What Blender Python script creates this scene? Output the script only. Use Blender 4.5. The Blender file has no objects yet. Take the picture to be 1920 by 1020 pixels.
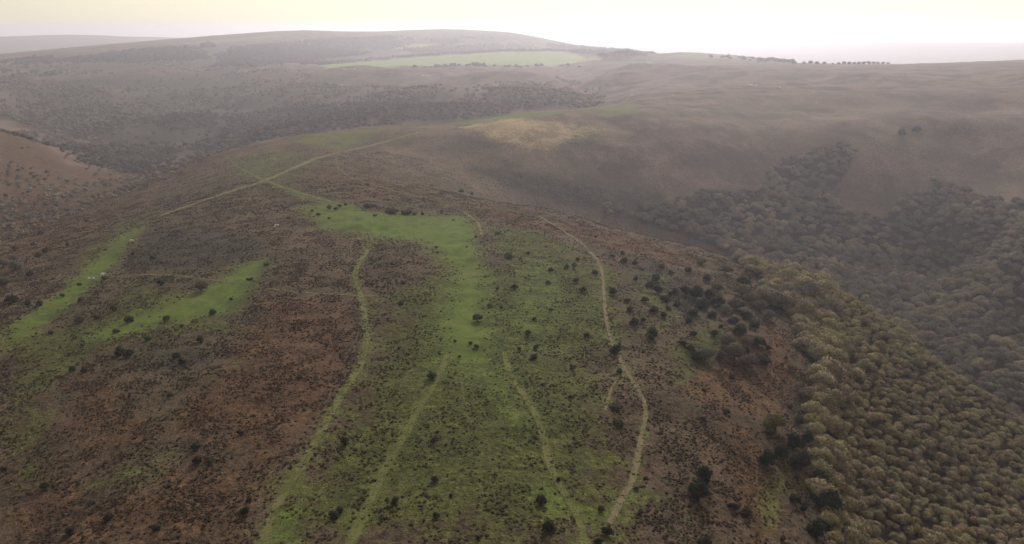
import bpy, bmesh, math, random
import numpy as np
from mathutils import Vector, Matrix

random.seed(7)
RNG = np.random.default_rng(11)
scene = bpy.context.scene
COL = scene.collection

# ------------------------------------------------------------------ camera
F_PX = 1423.0                       # focal length in pixels of the 1920 px wide photograph
PITCH = math.radians(17.9)
CAM_Z = 105.0
cam_data = bpy.data.cameras.new('camera')
cam = bpy.data.objects.new('camera', cam_data)
COL.objects.link(cam)
cam.location = (0, 0, CAM_Z)
cam.rotation_euler = (math.pi / 2 - PITCH, 0, 0)
cam_data.sensor_fit = 'HORIZONTAL'
cam_data.sensor_width = 36.0
cam_data.lens = 36.0 * F_PX / 1920.0
cam_data.clip_start = 1.0
cam_data.clip_end = 60000.0
scene.camera = cam

# ------------------------------------------------------------------ sky, sun, exposure
SUN_AZ = math.radians(14.0)         # to the right of straight ahead (+Y)
SUN_EL = math.radians(30.0)
SUN_DIR = Vector((math.sin(SUN_AZ) * math.cos(SUN_EL), math.cos(SUN_AZ) * math.cos(SUN_EL), math.sin(SUN_EL)))
world = bpy.data.worlds.new('World')
scene.world = world
world.use_nodes = True
nt = world.node_tree
nt.nodes.clear()
w_out = nt.nodes.new('ShaderNodeOutputWorld')
w_bg = nt.nodes.new('ShaderNodeBackground')
w_sky = nt.nodes.new('ShaderNodeTexSky')
w_sky.sky_type = 'NISHITA'
w_sky.sun_disc = False
w_sky.sun_elevation = SUN_EL
w_sky.sun_rotation = SUN_AZ
w_sky.air_density = 1.0
w_sky.dust_density = 6.0
w_sky.ozone_density = 1.0
# thin, even high cloud veiling the blue: cream white, a little brighter round the sun
w_geo = nt.nodes.new('ShaderNodeTexCoord')
w_dot = nt.nodes.new('ShaderNodeVectorMath'); w_dot.operation = 'DOT_PRODUCT'
w_dot.inputs[1].default_value = SUN_DIR
w_rmp = nt.nodes.new('ShaderNodeMapRange')
w_rmp.inputs['From Min'].default_value = 0.1
w_rmp.inputs['From Max'].default_value = 1.0
w_rmp.inputs['To Min'].default_value = 0.0
w_rmp.inputs['To Max'].default_value = 1.0
w_rmp.interpolation_type = 'SMOOTHSTEP'
w_veil = nt.nodes.new('ShaderNodeMix'); w_veil.data_type = 'RGBA'
w_veil.inputs['A'].default_value = (5.2, 4.4, 3.0, 1)
w_veil.inputs['B'].default_value = (19.5, 18.0, 14.4, 1)
w_mix = nt.nodes.new('ShaderNodeMix'); w_mix.data_type = 'RGBA'
w_mix.inputs['Factor'].default_value = 0.7
nt.links.new(w_geo.outputs['Generated'], w_dot.inputs[0])
nt.links.new(w_dot.outputs['Value'], w_rmp.inputs['Value'])
nt.links.new(w_rmp.outputs['Result'], w_veil.inputs['Factor'])
nt.links.new(w_sky.outputs['Color'], w_mix.inputs['A'])
nt.links.new(w_veil.outputs['Result'], w_mix.inputs['B'])
nt.links.new(w_mix.outputs['Result'], w_bg.inputs['Color'])
w_bg.inputs['Strength'].default_value = 0.1
nt.links.new(w_bg.outputs['Background'], w_out.inputs['Surface'])

sun_data = bpy.data.lights.new('sun', 'SUN')
sun_data.energy = 4.4
sun_data.angle = math.radians(6.0)
sun_data.color = (1.0, 0.94, 0.84)
sun = bpy.data.objects.new('sun', sun_data)
COL.objects.link(sun)
sun.location = (0, 0, 300)
sun.rotation_euler = (-SUN_DIR).to_track_quat('-Z', 'Y').to_euler()

scene.view_settings.view_transform = 'Standard'
scene.view_settings.look = 'None'
scene.view_settings.gamma = 1.0
scene.view_settings.exposure = -0.22
scene.view_settings.use_curve_mapping = False
scene.render.engine = 'CYCLES'
cy = scene.cycles
cy.use_denoising = True
cy.max_bounces = 6
cy.diffuse_bounces = 2
cy.glossy_bounces = 1
cy.transmission_bounces = 2
cy.volume_bounces = 1
cy.transparent_max_bounces = 10
cy.use_adaptive_sampling = True
cy.adaptive_threshold = 0.01

# ------------------------------------------------------------------ helpers
CP, SP = math.cos(PITCH), math.sin(PITCH)

def ray(px, py):
    """direction of a pixel of the photograph, scaled to one metre of ground distance ahead"""
    u = (np.asarray(px, float) - 960.0) / F_PX
    v = (510.0 - np.asarray(py, float)) / F_PX
    dy = CP + v * SP
    return u / dy, (-SP + v * CP) / dy, np.sqrt(u * u + v * v + 1) / dy

def project(x, y, z):
    dz = z - CAM_Z
    d = y * CP - dz * SP
    d = np.where(d < 1.0, 1.0, d)
    return 960 + F_PX * x / d, 510 - F_PX * (y * SP + dz * CP) / d, d

def at_z(px, py, z):
    sx, sz, _ = ray(px, py)
    Y = (z - CAM_Z) / sz
    return (float(sx * Y), float(Y), float(z))

def at_y(px, py, Y):
    sx, sz, _ = ray(px, py)
    return (float(sx * Y), float(Y), float(CAM_Z + sz * Y))

_lat = RNG.random((256, 256))
def vnoise(x, y, seed=0):
    x = np.asarray(x, float) + seed * 17.31; y = np.asarray(y, float) + seed * 9.77
    xi = np.floor(x).astype(int); yi = np.floor(y).astype(int)
    fx = x - xi; fy = y - yi
    fx = fx * fx * fx * (fx * (fx * 6 - 15) + 10); fy = fy * fy * fy * (fy * (fy * 6 - 15) + 10)
    a = _lat[xi & 255, yi & 255]; b = _lat[(xi + 1) & 255, yi & 255]
    c = _lat[xi & 255, (yi + 1) & 255]; d = _lat[(xi + 1) & 255, (yi + 1) & 255]
    return (a * (1 - fx) + b * fx) * (1 - fy) + (c * (1 - fx) + d * fx) * fy

def fbm(x, y, octaves=4, seed=0):
    s = 0; amp = 0.5; n = 0
    for o in range(octaves):
        s = s + amp * vnoise(x * 2 ** o, y * 2 ** o, seed + o * 3); n += amp; amp *= 0.5
    return s / n

def smooth(e0, e1, v):
    t = np.clip((v - e0) / (e1 - e0), 0, 1)
    return t * t * (3 - 2 * t)

# ------------------------------------------------------------------ terrain: survey points
Z = []      # (pixel x, pixel y, height)      a point of the ground whose height is judged
Z += [(960,1020,0),(700,1020,0),(480,1020,-2),(240,1020,-5),(0,1020,-9),(1200,1020,-3),(1350,1020,-8),(1520,1020,-17)]
Z += [(960,850,0),(700,850,0),(400,850,-2),(100,850,-7),(1200,850,-3),(1380,850,-8),(1520,850,-17)]
Z += [(960,700,1),(700,700,1),(400,700,0),(100,700,-6),(1200,700,-3),(1400,700,-10),(1510,700,-16)]
Z += [(960,560,1),(700,560,2),(400,560,-1),(200,560,-5),(20,560,-11),(1150,560,-3),(1300,560,-9),(1450,560,-16)]
Z += [(850,450,2),(600,450,2),(400,450,-1),(250,450,-5),(120,460,-13),(1000,450,-1),(1150,470,-6),(1260,480,-11),(1350,490,-17)]
Z += [(760,395,2),(600,395,2),(450,390,-1),(300,405,-6),(900,395,-1),(1000,405,-4),(1100,430,-8),(1200,452,-13)]
Z += [(500,340,1),(640,345,1),(760,355,0),(870,368,-4),(400,365,-4)]
Z += [(620,290,-1),(540,300,-1),(720,290,-3),(450,320,-6),(380,340,-12),(800,320,-12)]
Z += [(700,262,0),(560,265,0),(640,244,0),(720,238,1),(520,258,-2),(450,275,-9),(400,290,-18)]
Z += [(820,235,1),(950,216,3),(870,255,0),(780,285,-9),(900,300,-16),(1060,207,5),(1190,180,8),(1000,250,.7)]
# left flank and the side valley
Z += [(200,420,-16),(280,370,-19),(330,335,-26),(150,400,-30),(60,440,-24),(0,470,-22),(-150,520,-20)]
Z += [(100,385,-36),(200,362,-38),(0,420,-32),(-150,450,-30)]
Z += [(50,340,-36),(60,290,-26),(20,250,-14),(-60,300,-16),(120,330,-46),(0,380,-36)]
# right: the wooded slope, the combe and the moor across it
Z += [(1640,1020,-42),(1780,1020,-62),(1920,1020,-78),(2100,1020,-95)]
Z += [(1640,850,-42),(1780,850,-63),(1920,850,-80),(1640,700,-36),(1760,720,-56),(1860,760,-72)]
Z += [(1560,600,-26),(1480,520,-20),(1700,640,-45),(1600,570,-29)]
Z += [(1900,690,-110),(1900,620,-106),(1900,540,-86),(1900,450,-62),(2050,600,-100),(2050,480,-60)]
Z += [(1800,350,-45),(1800,390,-56),(1800,440,-72),(1800,500,-96),(1800,280,-21),(1800,247,-5),(1800,200,12),(1800,150,25),(1850,120,35)]
Z += [(1920,350,-40),(1920,280,-16),(1920,238,0),(1920,180,22),(1920,126,35)]
Z += [(1600,520,-97),(1600,450,-82),(1600,400,-64),(1600,350,-46),(1600,300,-26),(1600,255,-8),(1600,180,14),(1600,140,24),(1700,130,28)]
Z += [(1450,420,-70.5),(1450,350,-47),(1450,300,-28),(1450,250,-7.5),(1400,200,6),(1450,150,18)]
Z += [(1300,400,-58),(1300,350,-41.4),(1300,300,-23),(1300,250,-3),(1300,130,22)]
Z += [(1150,395,-53),(1150,370,-44.5),(1150,330,-31.4),(1150,280,-12.8),(1150,230,5),(1000,380,-43),(1000,345,-32),(1000,300,-17),(900,335,-27)]
Z += [(1000,388,-5),(1100,413,-11),(1200,440,-18),(1280,460,-23),(1340,478,-27)]
P = [at_z(*p) for p in Z]
Yp = []     # (pixel x, pixel y, distance ahead)
Yp += [(700,226,1150),(700,200,1320),(700,170,1700),(700,140,2050),(700,128,2250),(560,235,1120),(560,200,1450),(560,160,1850),(560,130,2300)]
Yp += [(900,196,1250),(900,170,1550),(900,150,1900),(900,130,2250),(1050,180,1450),(1050,150,1900)]
Yp += [(250,300,1040),(180,310,930),(250,250,1300),(250,200,1600),(250,150,2050),(250,115,2600),(330,290,1080),(400,262,1160)]
Yp += [(450,250,1220),(450,200,1550),(450,150,2000),(450,120,2600),(450,90,3300)]
Yp += [(100,260,1150),(60,200,1450),(60,150,1950),(100,120,2500),(0,200,1400)]
Yp += [(-20,104,3000),(80,95,3150),(200,84,3400),(300,75,3800),(450,63,4200),(560,58,4500),(700,60,4500),(860,57,4500),(950,60,4400),(1000,70,4250),(1030,79,4100),(1060,87,3900),(1110,95,3600),(1160,98,3400),(1200,101,3200)]
Yp += [(600,124,2700),(800,124,2700),(1000,121,2600),(1130,114,2700),(700,105,3200),(850,101,3300),(960,96,3300),(1050,97,3300),(700,85,3900),(850,80,4000)]
Yp += [(1210,120,2200),(1300,98,2650),(1260,99,2650),(1340,106,2500),(1400,112,2300),(1480,118,2100),(1560,122,1800),(1640,122,1750),(1750,122,1700)]
Yp += [(960,72,5300),(1000,82,5200),(1060,94,5000),(1110,101,4700),(1200,108,4300),(1300,112,3700),(1400,119,3300),(1560,128,2700),(1750,128,2600),(1900,130,2600),(-20,113,3700),(120,104,4100),(250,90,4500),(560,66,5600),(760,64,5600)]   # the ground falls away behind the crests
P += [at_y(*p) for p in Yp]
P += [(0,0,0),(-200,0,-14),(160,20,-40),(0,-200,0),(300,80,-105),(380,300,-125),(480,450,-118),(240,395,-98),(215,470,-92),(180,560,-84),(130,640,-72),(80,660,-56)]   # ground below and beside the view, and the hidden combe floor
P += [(-100,1020,-50),(60,1160,-30),(-230,1010,-72),(-330,880,-52)]       # the hidden valley behind the ridge
P += [(105,525,-62),(60,550,-50),(140,505,-72),(20,590,-44),(170,480,-82)]     # behind the brow of the hill
P += [(-420,560,-44),(700,500,-70),(800,900,10),(-900,700,-10)]
P += [(900,2300,0),(1500,2300,10),(300,3600,-30),(1200,4000,-70),(-1500,5200,-40),(0,5600,-50),(-3000,5200,-60)]
P += [(-800,7800,-95),(3000,7800,-100),(0,14000,-110),(-8000,12000,-110),(8000,12000,-110),(-6000,6000,-60),(6000,4000,-80)]
P += [at_y(0,68,7400), at_y(100,66,7400), at_y(200,68,7400), at_y(250,73,7400), at_y(1750,83,7800), at_y(1600,87,7800), at_y(1920,83,7800)]
P = np.array(P)

def warp(x, y):
    yy = np.maximum(y + 150.0, 20.0)
    r = np.sqrt(x * x + yy * yy)
    return np.arctan2(x, yy), np.log(r)

_ca, _cb = warp(P[:, 0], P[:, 1])
def tps_k(a, b):
    d2 = (a[:, None] - _ca[None, :]) ** 2 + (b[:, None] - _cb[None, :]) ** 2
    return 0.5 * d2 * np.log(d2 + 1e-12)
_n = len(P)
_A = np.zeros((_n + 3, _n + 3))
_A[:_n, :_n] = tps_k(_ca, _cb) + np.eye(_n) * 1e-5
_A[:_n, _n] = 1; _A[:_n, _n + 1] = _ca; _A[:_n, _n + 2] = _cb
_A[_n:, :_n] = _A[:_n, _n:].T
_w = np.linalg.solve(_A, np.concatenate([P[:, 2], np.zeros(3)]))

def terrain_raw(x, y):
    a, b = warp(x, y)
    out = np.empty(len(a))
    for i in range(0, len(a), 20000):
        s = slice(i, i + 20000)
        out[s] = tps_k(a[s], b[s]) @ _w[:_n] + _w[_n] + _w[_n + 1] * a[s] + _w[_n + 2] * b[s]
    return out

def axis(near0, near1, step, far0, far1, grow):
    a = list(np.arange(near0, near1 + .01, step))
    s = step
    while a[-1] < far1:
        s = min(s * grow, 400); a.append(a[-1] + s)
    s = step
    while a[0] > far0:
        s = min(s * grow, 400); a.insert(0, a[0] - s)
    return np.array(a)

GX = axis(-330, 330, 2.0, -14000, 14000, 1.03)
GY = axis(120, 620, 2.0, -700, 15500, 1.025)
XX, YY = np.meshgrid(GX, GY)
ZZ = terrain_raw(XX.ravel(), YY.ravel()).reshape(XX.shape)
RR = np.sqrt(XX ** 2 + (YY + 150) ** 2)
ZZ = np.clip(ZZ, -140, 140)
ZZ += (fbm(XX / 70, YY / 70, 3, 1) - .5) * np.clip(RR / 200, 1.5, 3.5) + (fbm(XX / 16, YY / 16, 2, 5) - .5) * 1.6 + (fbm(XX / 5, YY / 5, 2, 8) - .5) * 0.5
ZZ += (fbm(XX / 600, YY / 600, 3, 4) - .5) * (np.clip((RR - 2500) / 300, 0, 3) + np.clip((RR - 5200) / 100, 0, 25))

_fold = np.abs(fbm(XX / 330, YY / 330, 3, 71) - .5) * 2          # gullies and spurs beyond the ridge
ZZ += (_fold - .22) * 46 * smooth(1200, 1600, RR) * (1 - smooth(2500, 3200, RR)) * smooth(320, 60, XX - .12 * YY)
ZZ += (np.abs(fbm(XX / 240, YY / 240, 2, 75) - .5) * 2 - .22) * 22 * smooth(900, 1050, RR) * (1 - smooth(1500, 1900, RR)) * smooth(150, 400, XX)

def height(x, y):
    x = np.asarray(x, float); y = np.asarray(y, float)
    i = np.clip(np.searchsorted(GX, x) - 1, 0, len(GX) - 2)
    j = np.clip(np.searchsorted(GY, y) - 1, 0, len(GY) - 2)
    fx = np.clip((x - GX[i]) / (GX[i + 1] - GX[i]), 0, 1); fy = np.clip((y - GY[j]) / (GY[j + 1] - GY[j]), 0, 1)
    return (ZZ[j, i] * (1 - fx) + ZZ[j, i + 1] * fx) * (1 - fy) + (ZZ[j + 1, i] * (1 - fx) + ZZ[j + 1, i + 1] * fx) * fy

_steps = 70 * np.exp(np.linspace(0, math.log(13500 / 70), 900))
def ground_at(px, py):
    """where the line of sight of a pixel first meets the ground"""
    px = np.atleast_1d(np.asarray(px, float)); py = np.atleast_1d(np.asarray(py, float))
    sx, sz, _ = ray(px, py)
    X = sx[:, None] * _steps; ZR = CAM_Z + sz[:, None] * _steps
    below = ZR < height(X, np.broadcast_to(_steps, X.shape))
    k = np.where(below.any(1), below.argmax(1), len(_steps) - 1); k = np.maximum(k, 1)
    lo = _steps[k - 1]; hi = _steps[k]
    for _ in range(14):
        m = (lo + hi) / 2
        b = CAM_Z + sz * m < height(sx * m, m)
        hi = np.where(b, m, hi); lo = np.where(b, lo, m)
    x, y = sx * hi, hi
    return np.stack([x, y, height(x, y)], 1)

def seen(x, y, z):
    """is a point in open view of the photograph's viewpoint (terrain only)"""
    t = np.linspace(0.08, 0.985, 120)
    xs = np.asarray(x)[:, None] * t; ys = np.asarray(y)[:, None] * t
    zs = CAM_Z + (np.asarray(z)[:, None] - CAM_Z) * t
    return (zs > height(xs, ys)).all(1)

def in_poly(x, y, poly):
    x = np.asarray(x, float); y = np.asarray(y, float)
    inside = np.zeros(x.shape, bool)
    n = len(poly)
    for i in range(n):
        x0, y0 = poly[i]; x1, y1 = poly[(i + 1) % n]
        c = ((y0 > y) != (y1 > y))
        inside ^= c & (x < (x1 - x0) * (y - y0) / ((y1 - y0) if y1 != y0 else 1e-9) + x0)
    return inside

def poly_mask(x, y, poly, soft):
    """1 inside a ground polygon, falling to 0 over soft metres outside and in"""
    x0 = min(p[0] for p in poly) - soft; x1 = max(p[0] for p in poly) + soft
    y0 = min(p[1] for p in poly) - soft; y1 = max(p[1] for p in poly) + soft
    out = np.zeros(x.shape)
    sel = (x > x0) & (x < x1) & (y > y0) & (y < y1)
    xs, ys = x[sel], y[sel]
    d = np.full(xs.shape, 1e9)
    n = len(poly)
    for i in range(n):
        ax, ay = poly[i]; bx, by = poly[(i + 1) % n]
        ex, ey = bx - ax, by - ay
        t = np.clip(((xs - ax) * ex + (ys - ay) * ey) / (ex * ex + ey * ey + 1e-9), 0, 1)
        d = np.minimum(d, (xs - ax - t * ex) ** 2 + (ys - ay - t * ey) ** 2)
    d = np.sqrt(d) * np.where(in_poly(xs, ys, poly), 1, -1)
    out[sel] = smooth(-soft, soft, d)
    return out

# ------------------------------------------------------------------ node helpers
def new_mat(name):
    m = bpy.data.materials.new(name); m.use_nodes = True
    m.node_tree.nodes.clear()
    return m, m.node_tree

class NB:
    """tiny node builder"""
    def __init__(self, nt): self.nt = nt
    def n(self, t, **kw):
        nd = self.nt.nodes.new(t)
        for k, v in kw.items(): setattr(nd, k, v)
        return nd
    def put(self, sock, v):
        if isinstance(v, bpy.types.NodeSocket): self.nt.links.new(v, sock)
        elif isinstance(v, (tuple, list)) and len(v) == 3 and sock.type == 'RGBA': sock.default_value = (*v, 1)
        else: sock.default_value = v
    def noise(self, vec, scale, detail=3, rough=.6, seed=0.0):
        nd = self.n('ShaderNodeTexNoise', noise_dimensions='3D')
        if seed:
            a = self.n('ShaderNodeVectorMath', operation='ADD'); self.put(a.inputs[0], vec); a.inputs[1].default_value = (seed, seed * 1.7, seed * .3); vec = a.outputs[0]
        self.put(nd.inputs['Vector'], vec); nd.inputs['Scale'].default_value = scale
        nd.inputs['Detail'].default_value = detail; nd.inputs['Roughness'].default_value = rough
        return nd.outputs['Fac']
    def rng(self, v, a, b, c=0., d=1., smoothstep=True):
        nd = self.n('ShaderNodeMapRange'); nd.interpolation_type = 'SMOOTHSTEP' if smoothstep else 'LINEAR'
        self.put(nd.inputs['Value'], v)
        for k, x in zip(('From Min', 'From Max', 'To Min', 'To Max'), (a, b, c, d)): nd.inputs[k].default_value = x
        return nd.outputs['Result']
    def math(self, op, a, b=0.0):
        nd = self.n('ShaderNodeMath', operation=op); self.put(nd.inputs[0], a); self.put(nd.inputs[1], b); return nd.outputs[0]
    def mix(self, f, a, b, blend='MIX'):
        nd = self.n('ShaderNodeMix', data_type='RGBA', blend_type=blend)
        self.put(nd.inputs['Factor'], f); self.put(nd.inputs['A'], a); self.put(nd.inputs['B'], b); return nd.outputs['Result']
    def attr(self, name, kind='GEOMETRY'):
        nd = self.n('ShaderNodeAttribute'); nd.attribute_name = name; nd.attribute_type = kind; return nd
    def finish(self, color, normal=None, rough=.9, spec=.05, transl=0.0):
        b = self.n('ShaderNodeBsdfPrincipled'); self.put(b.inputs['Base Color'], color)
        b.inputs['Roughness'].default_value = rough; b.inputs['Specular IOR Level'].default_value = spec
        if normal is not None: self.put(b.inputs['Normal'], normal)
        o = self.n('ShaderNodeOutputMaterial'); sh = b.outputs[0]
        if transl:
            t = self.n('ShaderNodeBsdfTranslucent'); self.put(t.inputs['Color'], color)
            mx = self.n('ShaderNodeMixShader'); mx.inputs[0].default_value = transl
            self.nt.links.new(sh, mx.inputs[1]); self.nt.links.new(t.outputs[0], mx.inputs[2]); sh = mx.outputs[0]
        self.nt.links.new(sh, o.inputs['Surface'])
        return b, o

def mesh_from(name, v, f, mat=None, smooth_shade=False):
    """v: (n,3) array, f: list of index tuples or an (m,k) array"""
    me = bpy.data.meshes.new(name)
    v = np.asarray(v, np.float32)
    me.vertices.add(len(v)); me.vertices.foreach_set('co', v.ravel())
    if isinstance(f, np.ndarray):
        k = f.shape[1]; flat = f.ravel().astype(np.int32); starts = np.arange(0, flat.size, k, dtype=np.int32)
    else:
        flat = np.array([i for q in f for i in q], np.int32)
        starts = np.cumsum([0] + [len(q) for q in f[:-1]]).astype(np.int32)
    me.loops.add(len(flat)); me.loops.foreach_set('vertex_index', flat)
    me.polygons.add(len(starts)); me.polygons.foreach_set('loop_start', starts)
    me.update(calc_edges=True)
    if smooth_shade: me.polygons.foreach_set('use_smooth', np.ones(len(starts), bool))
    if mat: me.materials.append(mat)
    return me

def link(name, me, parent=None, loc=None, kind=None):
    o = bpy.data.objects.new(name, me); COL.objects.link(o)
    if parent is not None: o.parent = parent
    if loc is not None: o.location = loc
    if kind: o['kind'] = kind
    return o

def tag(o, label, cat, group=None):
    o['label'] = label; o['category'] = cat
    if group: o['group'] = group
    return o

def densify(pts, step):
    out = []
    for a, b in zip(pts[:-1], pts[1:]):
        n = max(1, int(math.hypot(b[0] - a[0], b[1] - a[1]) / step))
        for k in range(n): out.append((a[0] + (b[0] - a[0]) * k / n, a[1] + (b[1] - a[1]) * k / n))
    out.append(pts[-1]); return out

def ground_poly(pix, step=40):
    d = densify(list(pix) + [pix[0]], step)[:-1]
    g = ground_at([p[0] for p in d], [p[1] for p in d])
    return [(a[0], a[1]) for a in g]

# ------------------------------------------------------------------ what grows where, with some shade in the ground tones (traced, then laid out on the ground in metres)
TURF = [   # (outline, soft edge m, strength)
 ([(560,386),(640,378),(700,398),(800,402),(868,402),(895,430),(902,480),(915,560),(925,640),(930,680),(865,690),(835,680),(815,630),(812,590),(840,545),(835,500),(790,455),(700,445),(600,430)], 15, .95),
 ([(760,405),(865,405),(880,450),(800,440)], 14, .6),
 ([(560,385),(640,378),(700,395),(690,430),(600,430)], 10, .45),
 ([(845,640),(940,640),(965,720),(1010,790),(1000,830),(950,800),(900,740),(855,700)], 16, .6),
 ([(985,490),(1030,480),(1050,530),(1040,600),(1010,650),(960,640),(940,590),(960,540)], 15, .6),
 ([(278,420),(240,432),(190,470),(140,520),(60,585),(0,622),(0,664),(60,630),(130,578),(185,530),(215,500),(245,455)], 8, .85),
 ([(510,480),(430,502),(400,532),(330,562),(250,585),(150,632),(175,642),(300,612),(380,597),(440,592),(470,560),(500,512)], 9, .85),
 ([(300,560),(420,530),(450,570),(380,590),(260,605),(230,590)], 6, .4),
 ([(330,840),(255,868),(190,908),(232,918),(290,880)], 9, .6),
 ([(1468,875),(1438,905),(1425,960),(1438,1005),(1455,985),(1475,915)], 5, .6),
 ([(500,960),(560,930),(590,980),(560,1030),(480,1030)], 5, .6),
 ([(1060,940),(1110,930),(1200,900),(1240,930),(1180,1000),(1090,1030)], 6, .5),
 ([(985,905),(1060,900),(1060,960),(1010,990),(980,950)], 5, .55),
 ([(520,262),(640,244),(722,239),(690,262),(640,283),(560,270)], 12, .55),
 ([(420,300),(520,262),(560,290),(500,330),(430,330)], 14, .35),
 ([(840,225),(950,214),(1080,206),(1075,212),(960,224),(860,234)], 8, .75),
 ([(1090,208),(1200,190),(1200,215),(1130,220)], 14, .6),
 ([(1060,235),(1150,236),(1120,262),(1050,275)], 14, .5),
 ([(600,123),(800,106),(960,97),(1050,97),(1130,112),(1050,120),(900,123),(700,125)], 25, 1.0),
 ([(960,80),(1130,90),(1130,95),(960,92)], 25, .5),
 ([(1220,104),(1320,98),(1400,110),(1300,112)], 25, .45),
 ([(500,345),(540,352),(650,385),(620,395),(540,365)], 5, .6),
]
ROUGH = [  # olive rough grass
 ([(690,560),(800,520),(1000,470),(1090,470),(1180,520),(1200,640),(1120,700),(1170,800),(1180,1020),(470,1020),(560,900),(640,780),(690,680)], 25, .75),
 ([(900,425),(1000,430),(1090,470),(1000,500),(930,470)], 12, .8),
 ([(560,380),(640,300),(560,275),(430,300),(440,360)], 25, .5),
 ([(0,640),(150,600),(260,520),(420,560),(460,620),(330,640),(200,660),(60,760),(0,760)], 14, .6),
 ([(0,700),(90,690),(120,830),(60,960),(0,980)], 14, .6),
 ([(420,690),(340,760),(380,700)], 6, .5),
 ([(1250,640),(1330,600),(1400,640),(1330,700),(1250,760)], 10, .6),
 ([(1140,510),(1260,520),(1300,620),(1200,640),(1150,580)], 12, .5),
 ([(400,700),(440,660),(470,680),(380,760)], 6, .5),
 ([(130,480),(250,400),(300,400),(230,460),(120,560)], 8, .5),
 ([(560,900),(760,700),(720,880),(640,1000),(520,1020)], 8, .5),
 ([(1150,240),(1280,270),(1300,330),(1150,300)], 30, .4),
 ([(1650,300),(1760,260),(1920,240),(1920,290),(1760,320)], 20, .3),
]
BRACKEN = [  # red-brown dead bracken
 ([(860,372),(1000,402),(1200,442),(1330,492),(1260,500),(1150,470),(1060,440),(980,425),(900,412)], 8, .8),
 ([(1430,590),(1475,620),(1495,700),(1450,790),(1350,770),(1260,730),(1330,690),(1420,690)], 8, .95),
 ([(1340,780),(1450,790),(1480,1020),(1400,1020),(1350,900)], 10, .7),
 ([(500,560),(640,560),(670,620),(650,700),(590,790),(500,880),(300,800),(440,650)], 16, .8),
 ([(0,880),(230,930),(400,860),(480,900),(470,1020),(0,1020)], 16, .75),
 ([(130,640),(250,720),(330,820),(140,900),(90,760)], 16, .6),
 ([(0,245),(60,245),(125,312),(200,318),(300,308),(330,318),(200,356),(60,420),(0,440)], 30, .9),
 ([(130,380),(330,300),(430,290),(300,360),(140,460),(0,500),(0,450)], 16, .55),
 ([(520,330),(640,300),(760,350),(860,372),(700,380),(600,360)], 12, .55),
 ([(1380,300),(1500,230),(1650,230),(1560,300),(1450,340)], 40, .5),
 ([(640,150),(760,130),(800,180),(700,190)], 40, .5),
 ([(430,130),(520,140),(480,170),(380,170)], 60, .4),
 ([(1300,230),(1440,280),(1400,330),(1250,320)], 40, .4),
]
HEATH_SHADE = [   # grey-black old heather, plus shade painted as darker ground
 ([(0,225),(70,245),(128,318),(260,300),(420,258),(640,238),(800,222),(960,208),(900,170),(640,170),(440,130),(0,150)], 60, .55),
 ([(0,780),(260,820),(420,900),(500,1030),(0,1030)], 47.5, 0.3024),  # foreground dimming put into the ground colour, lower left corner
 ([(620,900),(760,870),(1000,900),(960,1030),(640,1030)], 47.5, 0.288),  # painted foreground dimming, lower middle
 ([(1240,700),(1330,800),(1430,1030),(1180,1030),(1220,860)], 38, 0.324),  # painted foreground dimming, lower right
 ([(285,412),(420,430),(520,450),(500,482),(400,505),(215,518),(250,455)], 14, 0.612),
 ([(1120,470),(1200,470),(1330,520),(1400,620),(1300,640),(1180,600),(1140,520)], 22.8, 0.54),
 ([(920,468),(1000,478),(985,505),(900,520),(880,505)], 14, 0.54),
 ([(625,470),(730,475),(800,510),(760,560),(690,550),(650,500)], 17.1, 0.432),
 ([(190,650),(400,640),(420,690),(260,710)], 15.2, 0.576),
 ([(660,560),(690,600),(660,640),(640,580)], 15.2, 0.288),
 ([(880,312),(1000,330),(1200,345),(1250,372),(1190,402),(1080,388),(950,352)], 28, .95),  # heather slope with its backlit shade painted in as extra dark
 ([(1200,820),(1300,850),(1310,1020),(1220,1020),(1210,940)], 19, 0.504),
 ([(1530,880),(1500,900),(1510,1020),(1570,1020)], 14, 0.576),  # darker ground at the wood edge
 ([(720,260),(880,310),(800,330),(720,290)], 47.5, 0.288),
 ([(1180,160),(1330,170),(1300,230),(1180,220)], 95, 0.288),
 ([(-300,440),(0,330),(60,400),(0,440)], 38, 0.216),
 ([(500,75),(760,70),(940,62),(1000,75),(800,95),(620,115),(480,110)], 152, 0.576),
 ([(0,105),(480,75),(500,115),(300,150),(0,160)], 228, 0.504),
]
TAN = [([(865,238),(960,222),(1050,230),(1085,250),(1035,275),(990,276),(930,258)], 22, .95),
       ([(1030,226),(1100,232),(1150,243),(1090,262),(1040,262)], 25, .5),
       ([(690,88),(760,80),(830,84),(760,92)], 30, .6), ([(930,88),(1010,86),(1030,90)], 30, .5),
       ([(780,150),(860,150),(840,156)], 20, .5), ([(560,150),(600,148),(600,155)], 20, .4)]

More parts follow.
